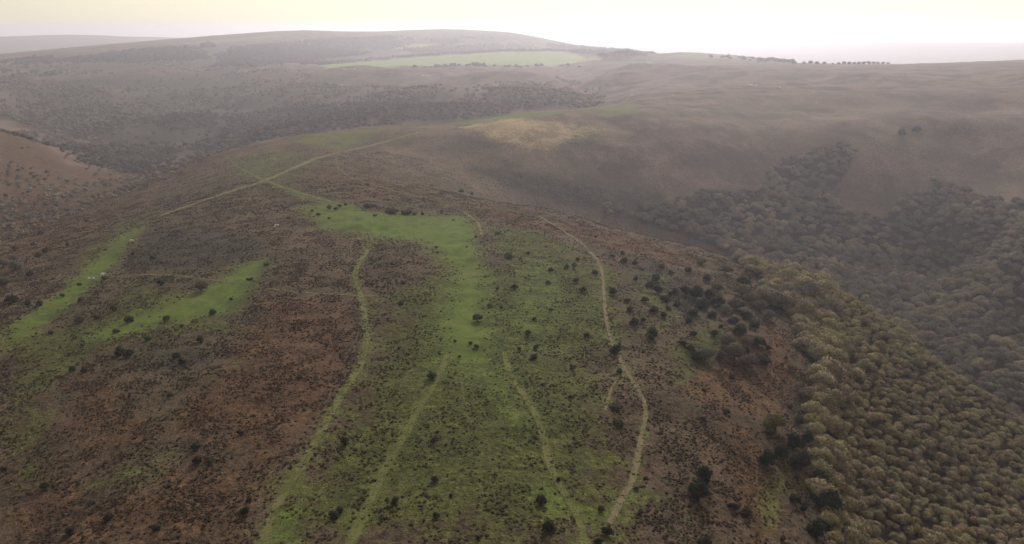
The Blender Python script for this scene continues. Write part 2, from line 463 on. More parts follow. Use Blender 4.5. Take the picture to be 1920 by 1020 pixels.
PATHS = [  # (traced line, width m, how worn 0 green .. 1 bare)
 ([(690,432),(701,450),(682,480),(664,510),(671,540),(680,565),(685,600),(688,640),(680,680),(655,720),(625,765),(598,820),(570,870),(545,905),(520,945),(500,1000),(488,1035)], 2.6, .35),
 ([(838,665),(830,690),(805,735),(775,785),(745,840),(715,890),(690,950),(650,1035)], 2.6, .2),
 ([(945,660),(955,700),(985,745),(1012,790),(1022,830),(1030,870),(1045,905),(1070,945),(1090,980),(1100,1035)], 2.2, .25),
 ([(1010,405),(1060,435),(1095,460),(1120,485),(1130,510),(1133,560),(1135,590),(1143,630),(1155,660),(1172,690),(1185,715),(1205,745),(1212,770),(1205,810),(1195,860),(1185,905),(1160,945),(1143,982)], 1.7, .75),
 ([(300,405),(370,380),(430,360),(495,340),(540,320),(590,298),(640,285),(690,275),(760,255),(822,241)], 5.2, .8),
 ([(500,340),(540,355),(590,370),(640,384)], 4.4, .3),
 ([(640,285),(605,270),(585,258)], 2.6, .5),
 ([(1050,209),(1130,203),(1160,195),(1190,180),(1185,168)], 8, .9),
 ([(520,256),(600,247),(720,237.5),(840,226),(950,216),(1050,209)], 4.5, .6),
 ([(870,398),(890,410),(902,425),(903,440)], 2.0, .7),
 ([(500,541),(560,548),(640,553),(710,555)], 1.0, .8),
 ([(205,519),(300,514),(400,525),(440,530)], 1.0, .8),
 ([(420,290),(450,315),(495,340)], 1.3, .6),
 ([(630,290),(630,315),(660,335),(760,365),(870,387),(960,396),(1015,408)], 1.3, .3),
 ([(1170,690),(1145,730),(1135,770)], 1.0, .7),
 ([(1300,158),(1380,159),(1470,166),(1560,175),(1640,178)], 6, .8),
 ([(1190,185),(1260,180),(1330,172),(1380,168)], 6, .7),
 ([(655,131),(720,136),(790,141),(870,146)], 8, .8),
]
path_world = []
for line, wdt, worn in PATHS:
    d = densify(line, 6)
    g = ground_at([p[0] for p in d], [p[1] for p in d])
    keep = [g[0]]
    for q in g[1:]:
        if math.hypot(q[0] - keep[-1][0], q[1] - keep[-1][1]) > 1.5: keep.append(q)
    q = np.array([(k[0], k[1]) for k in keep])
    for _ in range(4):                                   # ease the traced corners
        q[1:-1] = .25 * q[:-2] + .5 * q[1:-1] + .25 * q[2:]
    path_world.append((q, wdt, worn))

gx, gy = XX.ravel(), YY.ravel()
def layer(spec):
    out = np.zeros(gx.shape)
    for pix, soft, strength in spec:
        out = np.maximum(out, poly_mask(gx, gy, ground_poly(pix), soft) * strength)
    return out
M_turf, M_rough, M_brack, M_heath_shade, M_tan = (layer(s) for s in (TURF, ROUGH, BRACKEN, HEATH_SHADE, TAN))

def path_distance(x, y):
    d = np.full(x.shape, 1e6)
    for q, wdt, worn in path_world:
        x0, x1 = q[:, 0].min() - 12, q[:, 0].max() + 12; y0, y1 = q[:, 1].min() - 12, q[:, 1].max() + 12
        sel = np.nonzero((x > x0) & (x < x1) & (y > y0) & (y < y1))[0]
        xs, ys = x[sel], y[sel]
        dd = np.full(xs.shape, 1e12)
        for a, b in zip(q[:-1], q[1:]):
            e = b - a
            t = np.clip(((xs - a[0]) * e[0] + (ys - a[1]) * e[1]) / (e @ e + 1e-9), 0, 1)
            dd = np.minimum(dd, (xs - a[0] - t * e[0]) ** 2 + (ys - a[1] - t * e[1]) ** 2)
        d[sel] = np.minimum(d[sel], np.sqrt(dd) - wdt / 2)
    return d
M_sown = layer([([(600,123),(800,106),(960,97),(1050,97),(1130,112),(1050,120),(900,123),(700,125)], 18, 1.0), ([(1230,104),(1320,99),(1400,110),(1300,110)], 20, .5), ([(300,84),(420,72),(560,62),(520,70),(400,82)], 40, .5)])
M_path = 1 - smooth(0.0, 2.4, path_distance(gx, gy))
M_turf = np.maximum(M_turf, M_path * .4)

WOOD = [(1105,392),(1160,396),(1200,388),(1260,376),(1320,366),(1400,360),(1440,340),(1440,315),(1500,290),(1570,268),(1600,280),(1590,320),(1550,372),(1600,400),(1660,412),(1690,380),(1720,362),(1770,345),(1830,372),(1920,385),(2250,390),(2250,1400),(1620,1400),(1572,1100),(1560,1020),(1530,960),(1528,880),(1520,800),(1522,720),(1532,690),(1498,655),(1500,620),(1470,585),(1415,560),(1430,530),(1400,505),(1365,480),(1330,458),(1250,432),(1180,412)]
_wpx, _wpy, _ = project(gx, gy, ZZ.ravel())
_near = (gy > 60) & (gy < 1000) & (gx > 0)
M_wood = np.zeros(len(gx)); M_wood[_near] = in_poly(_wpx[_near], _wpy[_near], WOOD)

def sample(mask, x, y):
    m = mask.reshape(XX.shape)
    i = np.clip(np.searchsorted(GX, x) - 1, 0, len(GX) - 2); j = np.clip(np.searchsorted(GY, y) - 1, 0, len(GY) - 2)
    return m[j, i]

# ------------------------------------------------------------------ ground sheet
mat_ground, g_nt = new_mat('moor ground')
N = NB(g_nt)
pos = N.n('ShaderNodeNewGeometry').outputs['Position']
cov = N.attr('cover'); cov2 = N.attr('cover_b')
sep = N.n('ShaderNodeSeparateColor'); g_nt.links.new(cov.outputs['Color'], sep.inputs[0])
sep2 = N.n('ShaderNodeSeparateColor'); g_nt.links.new(cov2.outputs['Color'], sep2.inputs[0])
n90 = N.noise(pos, 1 / 90, 4, .6); n25 = N.noise(pos, 1 / 22, 4, .62, 31); n8 = N.noise(pos, 1 / 7, 4, .65, 57)
n2 = N.noise(pos, 1 / 1.8, 3, .65, 11); n05 = N.noise(pos, 1 / .45, 2, .6, 73)
def ragged(mask, amount=.55, lo=.32, hi=.62):
    a = N.math('MULTIPLY', N.math('SUBTRACT', n8, .5), amount * 1.6)
    b = N.math('MULTIPLY', N.math('SUBTRACT', n2, .5), amount)
    c = N.math('MULTIPLY', N.math('SUBTRACT', n25, .5), amount * 1.2)
    return N.rng(N.math('ADD', N.math('ADD', mask, a), N.math('ADD', b, c)), lo, hi)
base = N.mix(N.rng(n25, .35, .65), (.048, .034, .026), (.086, .060, .045))
base = N.mix(N.rng(n90, .4, .65, 0, .6), base, (.056, .050, .032))
base = N.mix(N.rng(n8, .5, .72, 0, .7), base, (.054, .052, .027))
base = N.mix(N.rng(N.noise(pos, 1 / 5, 3, .6, 91), .56, .72, 0, .65), base, (.030, .024, .022))
sxyz = N.n('ShaderNodeSeparateXYZ'); g_nt.links.new(pos, sxyz.inputs[0])
moor = N.rng(sxyz.outputs['Y'], 560, 800)                       # open moor across the combe: a mosaic of old and young heather
n40 = N.noise(pos, 1 / 46, 5, .66, 205); n150 = N.noise(pos, 1 / 170, 3, .6, 141)
mosaic = N.mix(N.rng(n40, .36, .64), (.046, .032, .032), (.142, .096, .084))
mosaic = N.mix(N.rng(n150, .42, .62, 0, .75), mosaic, N.mix(N.rng(n40, .4, .62), (.076, .066, .046), (.124, .086, .070)))
mosaic = N.mix(N.rng(N.noise(pos, 1 / 14, 3, .7, 260), .60, .74, 0, .7), mosaic, (.034, .032, .026))
base = N.mix(N.math('MULTIPLY', moor, .8), base, mosaic)
base = N.mix(ragged(sep.outputs[2]), base, N.mix(N.rng(n8, .35, .65), (.052, .033, .024), (.086, .052, .034)))
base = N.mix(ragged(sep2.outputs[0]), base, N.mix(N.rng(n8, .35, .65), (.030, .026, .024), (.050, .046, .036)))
base = N.mix(ragged(sep.outputs[1]), base, N.mix(N.rng(n8, .35, .65), (.040, .047, .018), (.062, .066, .025)))
turf = N.mix(N.rng(n8, .3, .7), (.046, .076, .018), (.082, .112, .027))
turf = N.mix(N.rng(n25, .4, .68, 0, .55), turf, (.092, .098, .032))
base = N.mix(N.rng(N.math('ADD', sep.outputs[0], N.math('ADD', N.math('MULTIPLY', N.math('SUBTRACT', n8, .5), .9), N.math('MULTIPLY', N.math('SUBTRACT', n25, .5), .8))), .1, .9), base, turf)
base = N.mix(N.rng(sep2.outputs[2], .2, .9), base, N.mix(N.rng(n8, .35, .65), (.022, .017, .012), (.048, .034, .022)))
base = N.mix(ragged(sep2.outputs[1], .5, .2, .6), base, N.mix(N.rng(n25, .4, .6), (.24, .185, .11), (.15, .12, .075)))
base = N.mix(N.rng(cov.outputs['Alpha'], .2, .8), base, N.mix(N.rng(n25, .35, .65), (.125, .175, .058), (.165, .205, .076)))
fleck = N.mix(N.rng(n05, .25, .75), (.52, .50, .48), (1.5, 1.5, 1.5))
fleck2 = N.mix(N.rng(n2, .28, .72), (.62, .62, .62), (1.35, 1.35, 1.35))
calm = N.math('SUBTRACT', 1.0, N.math('MULTIPLY', N.rng(sep.outputs[0], .3, .9), .75))
base = N.mix(calm, base, N.mix(1.0, base, fleck, 'MULTIPLY'))
base = N.mix(calm, base, N.mix(1.0, base, fleck2, 'MULTIPLY'))
straw = N.rng(N.noise(pos, 1 / .7, 2, .7, 120), .66, .76)
base = N.mix(N.math('MULTIPLY', straw, N.math('MULTIPLY', calm, N.rng(n25, .4, .7, .1, .8))), base, (.19, .165, .12))
bmp = N.n('ShaderNodeBump'); bmp.inputs['Strength'].default_value = .9; bmp.inputs['Distance'].default_value = .5
hgt = N.math('ADD', N.math('MULTIPLY', n2, 1.3), N.math('MULTIPLY', n05, .35))
N.put(bmp.inputs['Height'], N.math('MULTIPLY', hgt, calm))
N.finish(base, bmp.outputs[0], .95, .02)

nxg, nyg = len(GX), len(GY)
idx = np.arange(nxg * nyg).reshape(nyg, nxg)
quads = np.stack([idx[:-1, :-1], idx[:-1, 1:], idx[1:, 1:], idx[1:, :-1]], -1).reshape(-1, 4)
me = mesh_from('ground', np.stack([gx, gy, ZZ.ravel()], 1), quads, mat_ground, True)
for nm, cols in (('cover', (M_turf, M_rough, M_brack)), ('cover_b', (M_heath_shade, M_tan, M_wood))):
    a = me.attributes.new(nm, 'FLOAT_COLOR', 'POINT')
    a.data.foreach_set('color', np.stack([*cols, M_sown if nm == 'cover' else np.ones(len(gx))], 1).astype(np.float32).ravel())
link('ground', me, kind='structure')

# ------------------------------------------------------------------ paths: thin worn strips lying on the ground
mat_path, p_nt = new_mat('trodden path')
N = NB(p_nt)
pos = N.n('ShaderNodeNewGeometry').outputs['Position']
pa = N.attr('strip'); ps = N.n('ShaderNodeSeparateColor'); p_nt.links.new(pa.outputs['Color'], ps.inputs[0])
pn = N.noise(pos, 1 / 3.5, 4, .65); pn2 = N.noise(pos, 1 / .6, 2, .6, 40)
green = N.mix(N.rng(pn, .3, .7), (.080, .088, .034), (.115, .118, .048))
bare = N.mix(N.rng(pn, .3, .7), (.120, .100, .062), (.165, .142, .090))
worn = N.rng(N.math('ADD', ps.outputs[1], N.math('MULTIPLY', N.math('SUBTRACT', pn, .5), 1.2)), .3, .7)
pc = N.mix(worn, green, bare)
pc = N.mix(1.0, pc, N.mix(N.rng(pn2, .25, .75), (.75, .75, .75), (1.2, 1.2, 1.2)), 'MULTIPLY')
edge = N.math('ADD', ps.outputs[0], N.math('ADD', N.math('MULTIPLY', N.math('SUBTRACT', pn, .5), .9), N.math('MULTIPLY', N.math('SUBTRACT', pn2, .5), .9)))
alpha = N.rng(edge, .1, .72, 0, .82)
b, _ = N.finish(pc, None, .95, .02)
p_nt.links.new(alpha, b.inputs['Alpha'])
for q, wdt, worn_v in path_world:
    dirs = np.gradient(q, axis=0); dirs /= np.linalg.norm(dirs, axis=1)[:, None] + 1e-9
    nor = np.stack([-dirs[:, 1], dirs[:, 0]], 1)
    s = np.arange(len(q)); wob = .8 + .4 * fbm(s / 3.0, s * 0 + wdt * 7, 2, 2)
    rows = []
    cross = (-1.0, -.5, 0.0, .5, 1.0)
    for c in cross:
        xy = q + nor * (c * wdt * .66 * wob)[:, None]
        z = height(xy[:, 0], xy[:, 1]) + .07 + .00025 * np.hypot(xy[:, 0], xy[:, 1])
        rows.append(np.column_stack([xy, z]))
    v = np.stack(rows, 1).reshape(-1, 3)
    k = len(cross); fs = [(i * k + j, i * k + j + 1, (i + 1) * k + j + 1, (i + 1) * k + j) for i in range(len(q) - 1) for j in range(k - 1)]
    me = mesh_from('path', v, fs, mat_path, True)
    a = me.attributes.new('strip', 'FLOAT_COLOR', 'POINT')
    e = np.tile([0., .75, 1., .75, 0.], len(q))
    a.data.foreach_set('color', np.column_stack([e, np.full(len(v), worn_v), np.zeros(len(v)), np.ones(len(v))]).astype(np.float32).ravel())
    link('path', me, kind='structure')

# ------------------------------------------------------------------ plants: mesh builders
def ico(sub=1):
    bm = bmesh.new(); bmesh.ops.create_icosphere(bm, subdivisions=sub, radius=1)
    v = np.array([x.co[:] for x in bm.verts]); f = np.array([[q.index for q in t.verts] for t in bm.faces]); bm.free()
    return v, f
ICO1 = ico(1); ICO2 = ico(2)

def crown_mesh(name, mat, seed, lobes=11, cards=750, card=.10, flat=.75, low=.15, core=.86, spread=.62, lob=(.26, .42), squash=.85):
    """an uneven crown about 2 wide and 2*flat high, standing on z=0: lumpy boughs closed by many small leaf or twig sprays"""
    r = np.random.default_rng(seed)
    C, R = [], []
    C.append(np.array([0, 0, flat * .9])); R.append(.55)
    k = 0
    while len(C) < lobes and k < 400:
        k += 1
        th = r.uniform(0, 2 * math.pi); el = math.asin(r.uniform(low, 1.0))
        d = np.array([math.cos(th) * math.cos(el), math.sin(th) * math.cos(el), math.sin(el)])
        rr = r.uniform(*lob)
        c = d * spread * r.uniform(.8, 1.12); c[2] = c[2] * squash * flat * 1.35 + flat * .55
        if min(np.linalg.norm(c - q) for q in C[1:] or [np.array([9, 9, 9])]) < rr * .75: continue
        C.append(c); R.append(rr)
    V, Fc, S, NR = [], [], [], []
    off = 0
    for c, rr in zip(C, R):
        v = ICO1[0] * (rr * core) * (1 + r.uniform(-.24, .2, (len(ICO1[0]), 1))) * [1, 1, .85] + c
        V.append(v); NR.append(ICO1[0] + [0, 0, .25]); Fc += [tuple(t) for t in ICO1[1] + off]; off += len(v); S += [r.uniform(.75, 1.0)] * len(ICO1[1])
    C_, R_ = np.array(C), np.array(R)
    n = 0
    while n < cards:
        i = r.integers(0, len(C)); d = r.normal(size=3); d /= np.linalg.norm(d)
        if d[2] < -.35: continue
        p = C_[i] + d * R_[i] * r.uniform(.80, 1.26) * [1, 1, .9]
        if (np.linalg.norm((p - C_) / R_[:, None], axis=1) < .78).any(): continue
        nn = d + r.normal(size=3) * .5; nn /= np.linalg.norm(nn)
        t1 = np.cross(nn, r.normal(size=3)); t1 /= np.linalg.norm(t1) + 1e-9; t2 = np.cross(nn, t1)
        s = card * r.uniform(.6, 1.35)
        V.append(np.array([p - t1 * s, p - t2 * s * .6 * r.uniform(.5, 1), p + t1 * s * r.uniform(.7, 1.2), p + t2 * s * .6 * r.uniform(.5, 1)]))
        NR.append(np.tile(d + nn * .45 + [0, 0, .25], (4, 1)))
        Fc.append((off, off + 1, off + 2, off + 3)); off += 4; S.append(r.uniform(.65, 1.35)); n += 1
    me = mesh_from(name, np.concatenate(V), Fc, mat, True)
    NR = np.concatenate(NR); NR /= np.linalg.norm(NR, axis=1)[:, None]
    me.normals_split_custom_set_from_vertices(NR.tolist())
    a = me.attributes.new('shade', 'FLOAT', 'FACE'); a.data.foreach_set('value', np.array(S, np.float32))
    return me, C_

def tube(path, radii, sides=6):
    """a tapered bough along points"""
    path = np.array(path, float); V, Fc = [], []
    for i, p in enumerate(path):
        d = path[min(i + 1, len(path) - 1)] - path[max(i - 1, 0)]; d /= np.linalg.norm(d) + 1e-9
        a = np.cross(d, [0.31, .95, .1]); a /= np.linalg.norm(a) + 1e-9; b = np.cross(d, a)
        for k in range(sides):
            t = 2 * math.pi * k / sides; V.append(p + (a * math.cos(t) + b * math.sin(t)) * radii[i])
    for i in range(len(path) - 1):
        for k in range(sides):
            k2 = (k + 1) % sides; Fc.append((i * sides + k, i * sides + k2, (i + 1) * sides + k2, (i + 1) * sides + k))
    Fc.append(tuple(range(sides))[::-1]); Fc.append(tuple((len(path) - 1) * sides + k for k in range(sides)))
    return np.array(V), Fc

def trunk_mesh(name, mat, seed, centres, top, rad, limbs=6, foot=-.15):
    r = np.random.default_rng(seed); V, Fc, off = [], [], 0
    fork = top * .42
    parts = [tube([(0, 0, foot), (0, 0, .04), (r.normal() * .02, r.normal() * .02, fork * .6), (r.normal() * .04, r.normal() * .04, fork), (0, 0, top * .9)], [rad * 1.5, rad * 1.15, rad, rad * .8, rad * .25])]
    for c in centres[1:limbs + 1]:
        m = np.array([c[0] * .45, c[1] * .45, fork + (c[2] - fork) * .35])
        parts.append(tube([(0, 0, fork * .8), m, c], [rad * .6, rad * .4, rad * .15], 5))
    for v, f in parts:
        V.append(v); Fc += [tuple(i + off for i in q) for q in f]; off += len(v)
    return mesh_from(name, np.concatenate(V), Fc, mat)

def foliage_mat(name, kind, transl=.12):
    """kind 'obj': colour from the object's own colour; 'inst': colour carried by each plant of a mass"""
    m, t = new_mat(name); n = NB(t)
    col = n.n('ShaderNodeObjectInfo').outputs['Color'] if kind == 'obj' else n.attr('tint', 'INSTANCER').outputs['Color']
    sh = n.attr('shade').outputs['Fac']
    pos = n.n('ShaderNodeNewGeometry').outputs['Position']
    nz = n.rng(n.noise(pos, 1 / .8, 2, .6), .3, .7, .75, 1.25)
    k = n.math('MULTIPLY', sh, nz)
    cb = n.n('ShaderNodeCombineColor')
    for i in range(3): t.links.new(k, cb.inputs[i])
    n.finish(n.mix(1.0, col, cb.outputs[0], 'MULTIPLY'), None, .9, .04, transl)
    return m
mat_leaf_o = foliage_mat('foliage', 'obj'); mat_leaf_i = foliage_mat('massed foliage', 'inst')
mat_bark, bt = new_mat('bark'); nb = NB(bt)
bn = nb.noise(nb.n('ShaderNodeTexCoord').outputs['Object'], 9, 4, .6)
nb.finish(nb.mix(nb.rng(bn, .3, .7), (.035, .030, .024), (.085, .075, .058)), None, .95, .02)

PROTO = bpy.data.collections.new('plant_prototypes')        # kept out of the scene: only what the masses copy
def proto(name, me):
    o = bpy.data.objects.new(name, me); PROTO.objects.link(o); return o

OAK, OAK_T, OAK_I = [], [], []
for k in range(6):
    me, C = crown_mesh('crown', mat_leaf_o, 100 + k, lobes=10 + k % 3, cards=1400, card=.068, flat=.78, spread=.56, lob=(.30, .46))
    OAK.append(me); OAK_T.append(trunk_mesh('trunk', mat_bark, 200 + k, C, 1.3, .085))
    mi = me.copy(); mi.materials.clear(); mi.materials.append(mat_leaf_i); OAK_I.append(mi)
BUSH, BUSH_T = [], []
for k in range(5):
    me, C = crown_mesh('foliage', mat_leaf_o, 300 + k, lobes=9, cards=620, card=.095, flat=.70, low=-.25, spread=.52, lob=(.28, .44), squash=1.0)
    BUSH.append(me); BUSH_T.append(trunk_mesh('stem', mat_bark, 400 + k, C, 1.1, .06, 5))
LOW, LOW_T = [], []           # low sprawling gorse
for k in range(3):
    me, C = crown_mesh('foliage', mat_leaf_o, 500 + k, lobes=11, cards=600, card=.085, flat=.34, low=.0, spread=.68, lob=(.20, .32), squash=.7, core=.8)
    LOW.append(me); LOW_T.append(trunk_mesh('stem', mat_bark, 550 + k, C, .5, .05, 5))
FAR = []                       # light crowns for woods a kilometre and more away
for k in range(4):
    me, C = crown_mesh('far_crown', mat_leaf_i, 600 + k, lobes=7, cards=120, card=.17, flat=.7, lob=(.3, .46)); FAR.append(me)

def mass(name, label, cat, pts, scl, rot, tint, meshes, pick):
    """one uncountable mass of plants: points carrying size, turn, kind and colour, with a plant set on each"""
    me = bpy.data.meshes.new(name); me.vertices.add(len(pts)); me.vertices.foreach_set('co', np.asarray(pts, np.float32).ravel())
    for nm, ty, fld, val in (('scl', 'FLOAT_VECTOR', 'vector', scl), ('rot', 'FLOAT_VECTOR', 'vector', rot), ('pick', 'INT', 'value', pick)):
        a = me.attributes.new(nm, ty, 'POINT'); a.data.foreach_set(fld, np.asarray(val, np.int32 if ty == 'INT' else np.float32).ravel())
    a = me.attributes.new('tint', 'FLOAT_COLOR', 'POINT'); a.data.foreach_set('color', np.column_stack([tint, np.ones(len(pts))]).astype(np.float32).ravel())
    o = link(name, me, kind='stuff'); tag(o, label, cat)
    sub = bpy.data.collections.new(name + '_kinds')
    for i, m in enumerate(meshes):
        p = bpy.data.objects.new('%s_%02d' % (name, i), m); sub.objects.link(p)
    gn = bpy.data.node_groups.new(name, 'GeometryNodeTree')
    gn.interface.new_socket('Geometry', in_out='INPUT', socket_type='NodeSocketGeometry'); gn.interface.new_socket('Geometry', in_out='OUTPUT', socket_type='NodeSocketGeometry')
    gi = gn.nodes.new('NodeGroupInput'); go = gn.nodes.new('NodeGroupOutput')
    iop = gn.nodes.new('GeometryNodeInstanceOnPoints'); ci = gn.nodes.new('GeometryNodeCollectionInfo'); mp = gn.nodes.new('GeometryNodeMeshToPoints')
    ci.inputs['Collection'].default_value = sub; ci.inputs['Separate Children'].default_value = True; ci.inputs['Reset Children'].default_value = True
    def na(nm, ty):
        n = gn.nodes.new('GeometryNodeInputNamedAttribute'); n.data_type = ty; n.inputs['Name'].default_value = nm; return n.outputs['Attribute']
    L = gn.links.new
    L(gi.outputs[0], mp.inputs['Mesh']); L(mp.outputs[0], iop.inputs['Points']); L(ci.outputs[0], iop.inputs['Instance'])
    iop.inputs['Pick Instance'].default_value = True
    L(na('pick', 'INT'), iop.inputs['Instance Index']); L(na('scl', 'FLOAT_VECTOR'), iop.inputs['Scale'])
    e2r = gn.nodes.new('FunctionNodeEulerToRotation'); L(na('rot', 'FLOAT_VECTOR'), e2r.inputs[0]); L(e2r.outputs[0], iop.inputs['Rotation'])
    L(iop.outputs[0], go.inputs[0])
    md = o.modifiers.new('plants', 'NODES'); md.node_group = gn
    return o

def scatter(x0, x1, y0, y1, step, seed):
    r = np.random.default_rng(seed)
    xs = np.arange(x0, x1, step); ys = np.arange(y0, y1, step * .87)
    X, Y = np.meshgrid(xs, ys); X = X + (np.arange(len(ys)) % 2)[:, None] * step / 2
    return (X + r.uniform(-.36, .36, X.shape) * step).ravel(), (Y + r.uniform(-.36, .36, X.shape) * step).ravel()

# ------------------------------------------------------------------ the oak wood in the combe
wx, wy = scatter(40, 640, 110, 900, 3.7, 5)
wz = height(wx, wy)
ppx, ppy, pd = project(wx, wy, wz)
wob = (fbm(wx / 18, wy / 18, 3, 21) - .5) * 34
okp = in_poly(ppx + wob, ppy + wob * .5, WOOD)
hid = ~seen(wx, wy, wz + 3)
near_s = (wz > -92) & (wy < 440) & (wx < 260)
okp &= np.random.default_rng(6).random(len(wx)) < np.where(near_s, .93, .36)
near_s = near_s[okp]
wx, wy, wz, pd, ppx, ppy = (a[okp] for a in (wx, wy, wz, pd, ppx, ppy))
r = np.random.default_rng(77)
n = len(wx)
size = np.where(near_s, r.uniform(1.35, 2.3, n) * np.where(r.random(n) > .86, 1.6, 1.1) * (1 + .9 * smooth(70, 10, ppx - 1535) * (r.random(n) > .35)), r.uniform(2.9, 5.4, n)) * (1 + .25 * (fbm(wx / 30, wy / 30, 2, 3) - .5))
sunny = fbm(wx / 45, wy / 45, 3, 9)
kindn = fbm(wx / 22, wy / 22, 2, 14) + r.normal(0, .09, n)
slope_in = smooth(470, 560, ppy) * smooth(-70, -40, -np.abs(wz + 40) - 30 + 40)
A = np.array([(.194, .162, .102), (.218, .188, .108), (.160, .136, .106), (.112, .102, .088), (.075, .086, .058), (.184, .146, .096), (.104, .088, .072), (.070, .066, .054)])
near_slope = near_s
rim = ppy - (462 + (ppx - 1350) * .5)
which = np.where(near_slope, np.select([(rim < 95) & (kindn > .38), kindn > .62, kindn > .46, kindn > .38], [1, 1, 0, 5], 2), np.select([(ppx > 1740) & (ppy > 430) & (ppy < 600) & (kindn > .4), (ppx > 1330) & (ppx < 1660) & (ppy < 400) & (kindn > .46), kindn > .66, kindn > .60, kindn > .46, kindn > .38], [0, 0, 1, 2, 6, 7], 4))
edge_d = smooth(1560, 1490, ppx) * near_slope
which = np.where(edge_d * r.random(n) > .45, np.where(r.random(n) > .5, 2, 3), which)
tint = (A[which] * .62 + np.where(near_s[:, None], A[0], A[6] * 1.25) * .5) * r.uniform(.82, 1.22, (n, 1)) * (1 + r.normal(0, .04, (n, 3)))
inview = (ppx > -20) & (ppx < 1940) & (ppy < 1060) & seen(wx, wy, wz + 5)
rank = np.where(inview, size / pd, 0)
top300 = np.argsort(-rank)[:300]
single = np.zeros(n, bool); single[top300] = True
pick = r.integers(0, 6, n); turn = r.uniform(0, 6.28, n)
hz = size * r.uniform(.85, 1.2, n)
rest = ~single
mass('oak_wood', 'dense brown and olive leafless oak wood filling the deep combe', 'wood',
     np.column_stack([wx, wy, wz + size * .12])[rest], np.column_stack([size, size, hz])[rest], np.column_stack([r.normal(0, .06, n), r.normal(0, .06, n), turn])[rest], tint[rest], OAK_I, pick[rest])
WOOD_WORD = ['olive brown', 'mossy yellow olive', 'greyish brown', 'dark grey', 'dark green', 'russet brown', 'purplish brown', 'dark purplish grey']
def tree(name, label, cat, group, loc, sz, hs, rot, colour, crown, trunk, part='crown', stem='trunk', lop=1.0):
    e = bpy.data.objects.new(name, None); COL.objects.link(e); e.empty_display_size = .5
    e.location = loc; e.rotation_euler = (0, 0, rot); e.scale = (sz * lop, sz / lop, hs)
    tag(e, label, cat, group)
    c = link(part, crown, e); c.color = (*colour, 1)
    link(stem, trunk, e)
    return e
for i in top300:
    w = ('small ' if size[i] < 1.95 else 'broad ' if size[i] > 2.6 else '') + WOOD_WORD[which[i]]
    w = ('tall ' if hz[i] > 1.09 * size[i] else 'low ' if hz[i] < .95 * size[i] else '') + w
    spot = 'on the wood edge beside the heath' if ppx[i] < 1590 else 'on the brow above the deep combe' if rim[i] < 95 else 'deep within the near wood'
    tree('oak_tree', 'round %s oak %s' % (w, spot), 'tree', '%s oaks %s' % (w, spot),
         (wx[i], wy[i], wz[i] + size[i] * .06), size[i], hz[i], turn[i], tint[i], OAK[pick[i]], OAK_T[pick[i]])

# ------------------------------------------------------------------ far woods: side valley, valley behind the ridge
FARWOOD = [([(-250,200),(0,215),(70,245),(128,318),(180,330),(260,300),(340,290),(420,258),(520,250),(640,238),(800,222),(960,208),(1100,196),(1140,170),(1060,150),(900,165),(760,160),(640,165),(560,130),(440,105),(280,100),(130,120),(-100,130)], .56),
           ([(340,305),(430,285),(520,262),(640,246),(800,230),(960,213),(900,192),(700,196),(560,200),(430,222)], 1.0),
           ([(-40,455),(0,438),(140,385),(230,352),(330,318),(345,328),(240,368),(150,402),(60,436),(-40,480)], .85),
           ([(160,310),(260,285),(330,280),(330,300),(240,320)], .9),
           ([(-40,250),(0,245),(60,248),(125,315),(200,322),(300,312),(300,330),(165,356),(60,420),(-40,450)], .55),
           ([(290,318),(400,285),(420,295),(310,335)], .5)]
fx, fy = scatter(-1600, 500, 380, 2700, 9.0, 8)
fz = height(fx, fy)
fpx, fpy, fd = project(fx, fy, fz)
dens = np.zeros(len(fx))
jit = (fbm(fx / 90, fy / 90, 4, 31) - .5) * 70
for poly, dn in FARWOOD: dens = np.maximum(dens, in_poly(fpx + jit, fpy + jit * np.where(fpy > 225, .12, .3), poly) * dn)
patch = fbm(fx / 130, fy / 130, 4, 41)
r = np.random.default_rng(78)
dens *= 1 - .62 * smooth(1100, 2000, fy) * (fpy < 215)
okp = (dens > 0) & (patch + r.normal(0, .16, len(fx)) > np.interp(dens, [0, .5, 1], [.9, .5, .1])) & (fy > 420)
okp &= ~((fpy > 330) & (fpx > 345)) & ~((fz > -13) & (fy < 1010) & (fpx > 300))
fx, fy, fz, fpy = fx[okp], fy[okp], fz[okp], fpy[okp]
n = len(fx)
fs = r.uniform(3.0, 5.2, n) * np.where(fy < 900, .62, 1.0)
FA = np.array([(.115, .096, .086), (.096, .084, .080), (.132, .112, .082), (.078, .082, .064), (.125, .092, .070)])
ft = FA[r.choice(5, n, p=[.3, .22, .2, .12, .16])] * r.uniform(.8, 1.5, (n, 1)) * (.55 + 1.1 * fbm(fx / 45, fy / 45, 3, 52))[:, None] * np.where((fpy > 195) & (fx > -620) & (fy > 900), .62, 1.2)[:, None]  # dark valley band: slope shade put into the crown tint
mass('distant_wood', 'purplish brown scrub woodland spread through the hazy valley beyond the ridge', 'wood',
     np.column_stack([fx, fy, fz + fs * .05]), np.column_stack([fs, fs, fs * r.uniform(.8, 1.15, n)]), np.column_stack([np.zeros(n), np.zeros(n), r.uniform(0, 6.28, n)]), ft, FAR, r.integers(0, 4, n))

